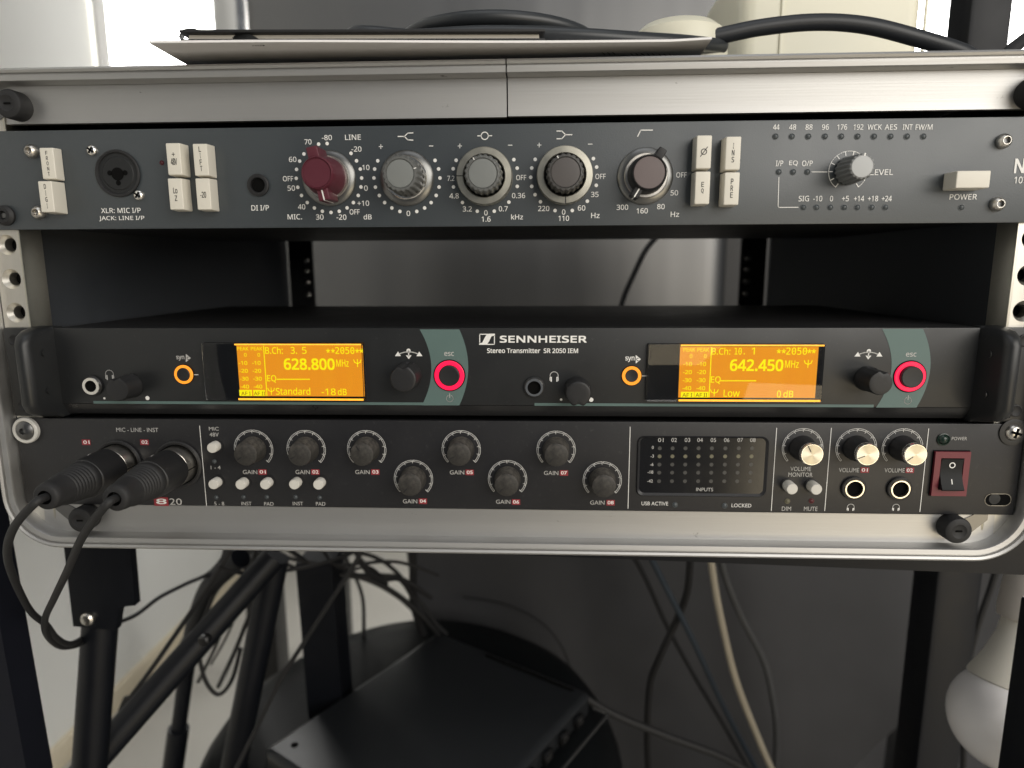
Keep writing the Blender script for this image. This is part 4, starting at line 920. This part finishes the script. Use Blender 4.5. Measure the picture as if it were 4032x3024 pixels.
nbx('page_block', mat('page_edges', (.80, .75, .66), .8, 0, var=.12, vscale=30, stretch=(1, 1, 60)), (0, 1.5, NZ+2.6), (147, 121, 2.4), .2)
nbx('front_cover', 'rubber', (0, 0, NZ+4.4), (152, 124.6, 1.2), .5)
mrib = mat('ribbed_elastic', (.016, .017, .018), .5, 0, var=.2, bump=.3)
for k in range(5):
    MB().tube([vp(396, 78, 20), vp(402, 70, 6), vp(440, 70+1.2*k, -2), vp(497-2*k, 69+2.6*k, -9), vp(540-4.5*k, 77+2.6*k, -12.5), vp(566-5.5*k, 93, -12.6), vp(570-5.5*k, 99, -12.2)], .55, 8).build('elastic_band', mrib, nb)
MB().tube([vp(392, 80, 20), vp(398, 70, 8), vp(412, 67, 4), vp(428, 70, 2), vp(440, 76, 6)], 1.2, 8).build('ribbon', mrib, nb)
# coiled black cable
def coil():
    pts = []; x0 = vp(1085, 50, 40).x; z0 = NZ+5.1+3.4
    for i in range(72):
        a = i/72*2*math.pi*3.1+2.2; tn = i/72*3.1
        rx = 68-7*tn+6*math.sin(a*.7); ry = 44-6*tn+4*math.sin(a*.45)
        pts.append((x0+rx*math.cos(a)-3*tn, 66+ry*math.sin(a), z0+5.2*tn+3.4*math.sin(a*1.03+2.9)*(tn/3)))
    return pts
cc_ = thing('coiled_cable', 'thick black cable coiled in flat loops on the notebook', 'cable', (0, 66, NZ+5.1))
mcab = mat('grey_black_cable', (.030, .033, .036), .36, 0, var=.1)
MB().tube(coil(), 3.4, 14, 4).build('loops', mcab, cc_)
e0 = Vector(coil()[0])
MB().tube([e0+Vector((3, 20, 1)), e0, vp(760, 84, 24), vp(900, 80, 19), vp(1060, 72, 16), vp(1250, 78, 16), vp(1380, 86, 22), vp(1480, 92, 34), vp(1560, 100, 60)], 3.4, 12).build('tail', mcab, cc_)
hc = thing('loose_cable', 'thick black cable arching over the envelope in front of the cream container', 'cable', (140, 60, TOPZ))
MB().tube([vp(1230, 100, 62), vp(1420, 92, 60), vp(1530, 82, 58), vp(1640, 60, 57), vp(1760, 48, 56), vp(1870, 55, 55), vp(1980, 82, 54), vp(2075, 112, 52), vp(2110, 135, 50)], 4.0, 14).build('cord', mat('cable_sheath', (.026, .028, .032), .40, 0, var=.1), hc)
mcream = mat('cream_plastic', (.82, .79, .64), .38, 0, var=.03, bump=.05)
cb = thing('cream_container', 'translucent cream plastic container with rounded corners on the case', 'container', (130, 130, TOPZ))
a = vp(1600, 60, 112); b_ = vp(1992, 60, 112)
MB().box(((a.x+b_.x)/2, 160, TOPZ+45), (b_.x-a.x, 96, 90), 9, 4).build('body', mcream, cb)
MB().box(((a.x+b_.x)/2-28, 111.6, TOPZ+40), (1.6, 1.6, 60), .5).build('moulded_rib', mcream, cb)
MB().box(((a.x+b_.x)/2+52, 111.6, TOPZ+40), (1.6, 1.6, 60), .5).build('moulded_rib', mcream, cb)
a = vp(1365, 80, 66); b_ = vp(1580, 80, 66); zl_ = vp(1450, 53, 72).z-TOPZ
ld = MB(); cxl = (a.x+b_.x)/2; rl = (b_.x-a.x)/2
mx = Matrix.Translation((0, 66+rl*.35, TOPZ)) @ Matrix.Rotation(R(-90), 4, 'X')
ld.lathe(cxl, 0, [(rl*.94, 0), (rl, -3), (rl, -zl_*.72), (rl*.95, -zl_*.86), (rl*.75, -zl_*.97), (rl*.3, -zl_), (.1, -zl_)], 48, mtx=mx)
tag(ld.build('lid', mcream), 'low round cream plastic lid beside the coiled cable', 'lid')
tag(MB().box((vp(2113, 50, 190).x, 190, TOPZ+160), (27, 27, 319.5), 3).build('column', mtube), 'black square column standing on the case beside the cream container', 'column')
c2 = thing('short_cable', 'dark cable end lying on the right end of the case top', 'cable', (235, 60, TOPZ))
MB().tube([vp(2165, 125, 45), vp(2200, 95, 55), vp(2240, 70, 70), vp(2290, 70, 90)], 3.0, 12).build('cord', 'rubber', c2)

# ================================================================== below the case
# hard black case on the floor with a flat black device lying on it
mgl = mat('scratched_gloss_black', (.006, .007, .008), .42, 0, var=.3, vscale=20, bump=1.0, bscale=30, spec=.10)
mb = MB(); n = 56; cx0, cy0 = -122, 345
secs = [(FL+2, .90), (FL+14, .97), (FL+60, 1.0), (-500, 1.0), (-455, .985), (-420, .955), (-392, .905), (-370, .84), (-357, .75), (-351, .6), (-350, .02)]
for z, k in secs:
    for i in range(n):
        a = 2*math.pi*i/n; c, s = math.cos(a), math.sin(a); e = .92
        u = 238*k*abs(c)**e*(1 if c > 0 else -1); v = 232*k*abs(s)**e*(1 if s > 0 else -1)
        ca, sa = math.cos(R(57)), math.sin(R(57)); mb.v.append((cx0+u*ca-v*sa, cy0+u*sa+v*ca, z))
for j in range(len(secs)-1):
    for i in range(n): mb.f.append((j*n+i, j*n+(i+1) % n, (j+1)*n+(i+1) % n, (j+1)*n+i))
mb.f += [list(range(n))[::-1], [(len(secs)-1)*n+i for i in range(n)]]
hcse = thing('hard_case', 'glossy black moulded hard case standing on the floor under the rack', 'case', (cx0, cy0, FL))
mb.build('shell', mgl, hcse, smooth=60)
for u, v in ((545, 1490), (655, 1462), (772, 1398)):
    q = F3(u*1.8228, v*1.8228, -372)
    MB().box((q.x-6, q.y, -372), (26, 8, 12), 3, 3, Matrix.Rotation(R(50), 4, 'Z')).build('highlight_block', 'steel', hcse)  # highlights of the glossy shell, put in as small bright steel blocks
q0, q1, q2 = [F3(*p, -322) for p in ((1047, 2941), (1732, 2480), (2319, 2731))]
e1 = (q0-q1); e2 = (q2-q1); l1, l2 = e1.length, e2.length; ang = math.atan2(e1.y, e1.x)
cen = q1+e1*.5+e2*.5
dv = thing('flat_device', 'flat matt black device with side ports resting on the glossy hard case', 'device', (cen.x, cen.y, -350))
mdev = mat('matt_black_device', (.017, .019, .022), .30, 0, var=.10, vscale=8, bump=.1)
RM = Matrix.Rotation(ang, 4, 'Z')
MB().box((cen.x, cen.y, -335), (l1, l2, 26), 7, 4, RM).build('body', mdev, dv)
def dl(u, v, z): p = cen+RM.to_3x3() @ Vector((u, v, 0)); return Vector((p.x, p.y, z))
sgn = 1 if (RM.to_3x3() @ Vector((0, 1, 0))).dot(e2) > 0 else -1
MB().tube([dl(-l1*.5+9, -sgn*l2*.12, -321.6), dl(-l1*.5+9, sgn*(l2*.5-16), -321.6)], 2.0, 8, 0).build('slot', 'void', dv)
pr_ = MB()
p = dl(l1*.5-20, -sgn*(l2*.5-20), -322); MB().lathe(0, 0, [(3.4, 0), (3.4, -.3), (2, -.4), (.1, -.4)], 16, mtx=Matrix.Translation((p.x, p.y, -321.9)) @ Matrix.Rotation(R(-90), 4, 'X')).build('screw_hole', 'void', dv)
for k in range(7):
    p = dl(-l1*.5+30+k*30, sgn*(l2*.5+3), -336)
    MB().box(p, (14, 6, 11), 2, 2, RM).build('port', 'blackgloss', dv)
    MB().box(dl(-l1*.5+30+k*30, sgn*(l2*.5+5), -336), (8, 3, 6), 1, 2, RM).build('port_shield', 'darksteel', dv)
MB().tube([dl(-l1*.5+12, sgn*(l2*.5+10), -330), dl(-l1*.5+12, sgn*(l2*.5+26), -330), dl(l1*.4, sgn*(l2*.5+26), -330)], 1.6, 8, 0).build('guard_rail', 'darksteel', dv)
# cables below
def cable(label, pts, r, m, group=None):
    t = MB().tube(pts, r, 10, 10).build('hanging_cable', m)
    return tag(t, label, 'cable', group)
mblue = mat('blue_cable', (.028, .040, .055), .45); mcc = mat('cream_cable', (.46, .41, .32), .5); mgr = mat('grey_cable', (.075, .077, .080), .4)
def drop(p): return Vector((p.x+15, p.y+10, FL+4))
def cab_px(seq, Y0, Y1):
    n = len(seq); pts = [vp(u, v, Y0+(Y1-Y0)*i/(n-1)) for i, (u, v) in enumerate(seq)]; return pts+[to_floor(pts[-2], pts[-1])+Vector((0, 0, 4))]
cable('blue cable hanging from the shelf beside the cream cable', cab_px([(1380, 1150), (1412, 1216), (1460, 1310), (1505, 1400), (1560, 1520), (1608, 1612), (1650, 1690)], 330, 420), 3.0, mblue)
cable('cream cable hanging from the shelf beside the blue cable', cab_px([(1530, 1150), (1537, 1220), (1556, 1330), (1590, 1470), (1640, 1600), (1675, 1680)], 320, 380), 3.6, mcc)
cable('grey cable hanging beside the cream cable and curving outward', cab_px([(1550, 1160), (1562, 1232), (1600, 1330), (1650, 1430), (1672, 1530), (1677, 1600), (1674, 1690)], 340, 420), 3.6, mgr)
cable('black cable crossing behind the blue cable and ending near the device', cab_px([(1492, 1150), (1490, 1222), (1478, 1300), (1425, 1420), (1404, 1480), (1398, 1590), (1402, 1690)], 350, 430), 3.8, 'rubber')
cable('thin black cable slanting down across the dark cloth to the right', cab_px([(1340, 1150), (1395, 1250), (1440, 1350), (1500, 1460), (1560, 1560), (1630, 1680)], 430, 480), 2.8, 'rubber')
cable('black cable hanging between the right stand leg and the light bulb', cab_px([(2165, 1180), (2145, 1255), (2110, 1360), (2088, 1460), (2084, 1530), (2080, 1700)], 300, 330), 3.0, 'rubber')
cable('thin black cable running diagonally from the shelf towards the hard case', cab_px([(800, 1150), (768, 1215), (720, 1290), (655, 1390), (600, 1478), (560, 1560)], 240, 215), 2.0, 'rubber')
cable('thin black cable strung beside the diagonal stand brace', cab_px([(520, 1150), (478, 1222), (400, 1340), (320, 1455), (262, 1535), (235, 1600)], 215, 190), 2.0, 'rubber')
for lab, seq, ya, yb, r in (('black cable bundled with others above the hard case, hanging straight', [(890, 1150), (892, 1230), (893, 1300), (905, 1345), (915, 1370)], 400, 430, 4.6),
                            ('black cable swinging from the table leg into the bundle above the hard case', [(700, 1232), (760, 1240), (830, 1268), (890, 1310), (930, 1350), (950, 1375)], 380, 430, 3.4),
                            ('black cable sagging across the pale gap to the bundle above the hard case', [(740, 1190), (800, 1200), (850, 1230), (900, 1290), (940, 1345), (965, 1370)], 430, 440, 2.6),
                            ('thin black cable dropping through the pale gap beside the table leg', [(745, 1205), (765, 1240), (783, 1290), (786, 1350), (784, 1400)], 470, 470, 2.4)):
    cable(lab, [vp(u, v, ya+(yb-ya)*i/(len(seq)-1)) for i, (u, v) in enumerate(seq)], r, 'rubber')
tag(MB().tube([vp(1425, 505, 480), vp(1395, 540, 480), vp(1368, 595, 480), vp(1345, 650, 480), vp(1330, 720, 480)], 3.2, 10).build('power_cable', 'rubber'), 'black cable seen through the open slot behind the rack', 'cable')
# light bulb
def bulb():
    c = vp(2172, 1550, 85); nk = vp(2226, 1320, 100)
    d = (c-nk).normalized(); q = Vector((0, -1, 0)).rotation_difference(d).to_matrix().to_4x4(); RB = 32.0
    t = thing('light_bulb', 'white light bulb with a beige collar hanging under the shelf', 'light bulb', (c.x, c.y, c.z-32))
    T = Matrix.Translation(c) @ q
    pr = []
    for i in range(19):
        a = R(-40+130*i/18); pr.append((RB*math.cos(a)+.02, -RB*math.sin(a)))
    MB().lathe(0, 0, pr, 56, mtx=T).build('globe', mat('bulb_globe', (.92, .90, .91), .25, 0, var=.02, coat=.4), t, smooth=60)
    MB().lathe(0, 0, [(RB*.735, RB*.64), (RB*.79, RB*.66), (RB*.775, RB*.72), (RB*.60, RB*1.12), (RB*.46, RB*1.6), (RB*.43, RB*1.9)], 56, mtx=T, close=False).build('collar', mat('bulb_collar', (.74, .71, .64), .35, 0, var=.03), t)
    MB().lathe(0, 0, [(RB*.43, RB*1.88), (RB*.52, RB*1.92), (RB*.55, RB*2.1), (RB*.55, RB*2.9), (RB*.4, RB*3.1), (RB*.12, RB*3.2)], 32, mtx=T).build('lamp_holder', mat('pale_lamp_holder', (.52, .48, .44), .5), t)
    e = T @ Vector((0, RB*3.18, 0))
    MB().tube([e, e+Vector((4, 6, 16)), Vector((e.x+4, 150, -43))], 3, 10).build('cord', 'rubber', t)
bulb()
# more thin cables tangled between the stand legs
for lab, seq, ya, yb, r in (('thin black cable bowed across the stand legs towards the table leg', [(470, 1225), (540, 1240), (620, 1232), (700, 1215), (760, 1195)], 205, 300, 1.8),
                            ('thin black cable looped low between the stand legs', [(505, 1190), (455, 1300), (430, 1380), (440, 1460), (470, 1500), (500, 1470), (520, 1400)], 255, 275, 2.0),
                            ('pale grey cable crossing behind the diagonal stand brace', [(560, 1190), (520, 1225), (475, 1262), (440, 1330), (425, 1400)], 330, 340, 2.6),
                            ('thin black cable fanning out of the bundle to the left of the hard case', [(760, 1185), (800, 1230), (850, 1280), (905, 1330), (960, 1380)], 450, 450, 2.0),
                            ('thin black cable arcing over the dark cloth behind the flat device', [(1000, 1290), (1090, 1305), (1170, 1345), (1220, 1410), (1245, 1500)], 560, 520, 1.6),
                            ('thick black cable lying over the edge of the hard case beside the ports', [(1255, 1502), (1330, 1545), (1440, 1590), (1560, 1635), (1640, 1680)], 330, 330, 4.0)):
    cable(lab, [vp(u, v, ya+(yb-ya)*i/(len(seq)-1)) for i, (u, v) in enumerate(seq)], r, mgr if lab.startswith('pale') else 'rubber')

rng = random.Random(11)
for k in range(10):
    u0 = rng.uniform(470, 760); u1 = rng.uniform(780, 960); sag = rng.uniform(15, 85); Y0 = rng.uniform(250, 330); v0 = rng.uniform(1150, 1185)
    seq = [(u0, v0), (u0+(u1-u0)*.25, 1200+sag*.45), (u0+(u1-u0)*.5, 1205+sag*.8), (u0+(u1-u0)*.78, 1195+sag), (u1, 1215+sag*1.5)] if k % 2 else [(u0, v0), (u0-20, 1215+sag*.4), (u0-62, 1250+sag), (u0-95, 1330+sag), (u0-130, 1380+sag*1.3)]
    cable('thin black cable in the tangle hanging just under the case', [vp(u, v, Y0+22*i) for i, (u, v) in enumerate(seq)], rng.choice((1.5, 1.9, 2.4)), 'rubber', 'tangled cables under the case')
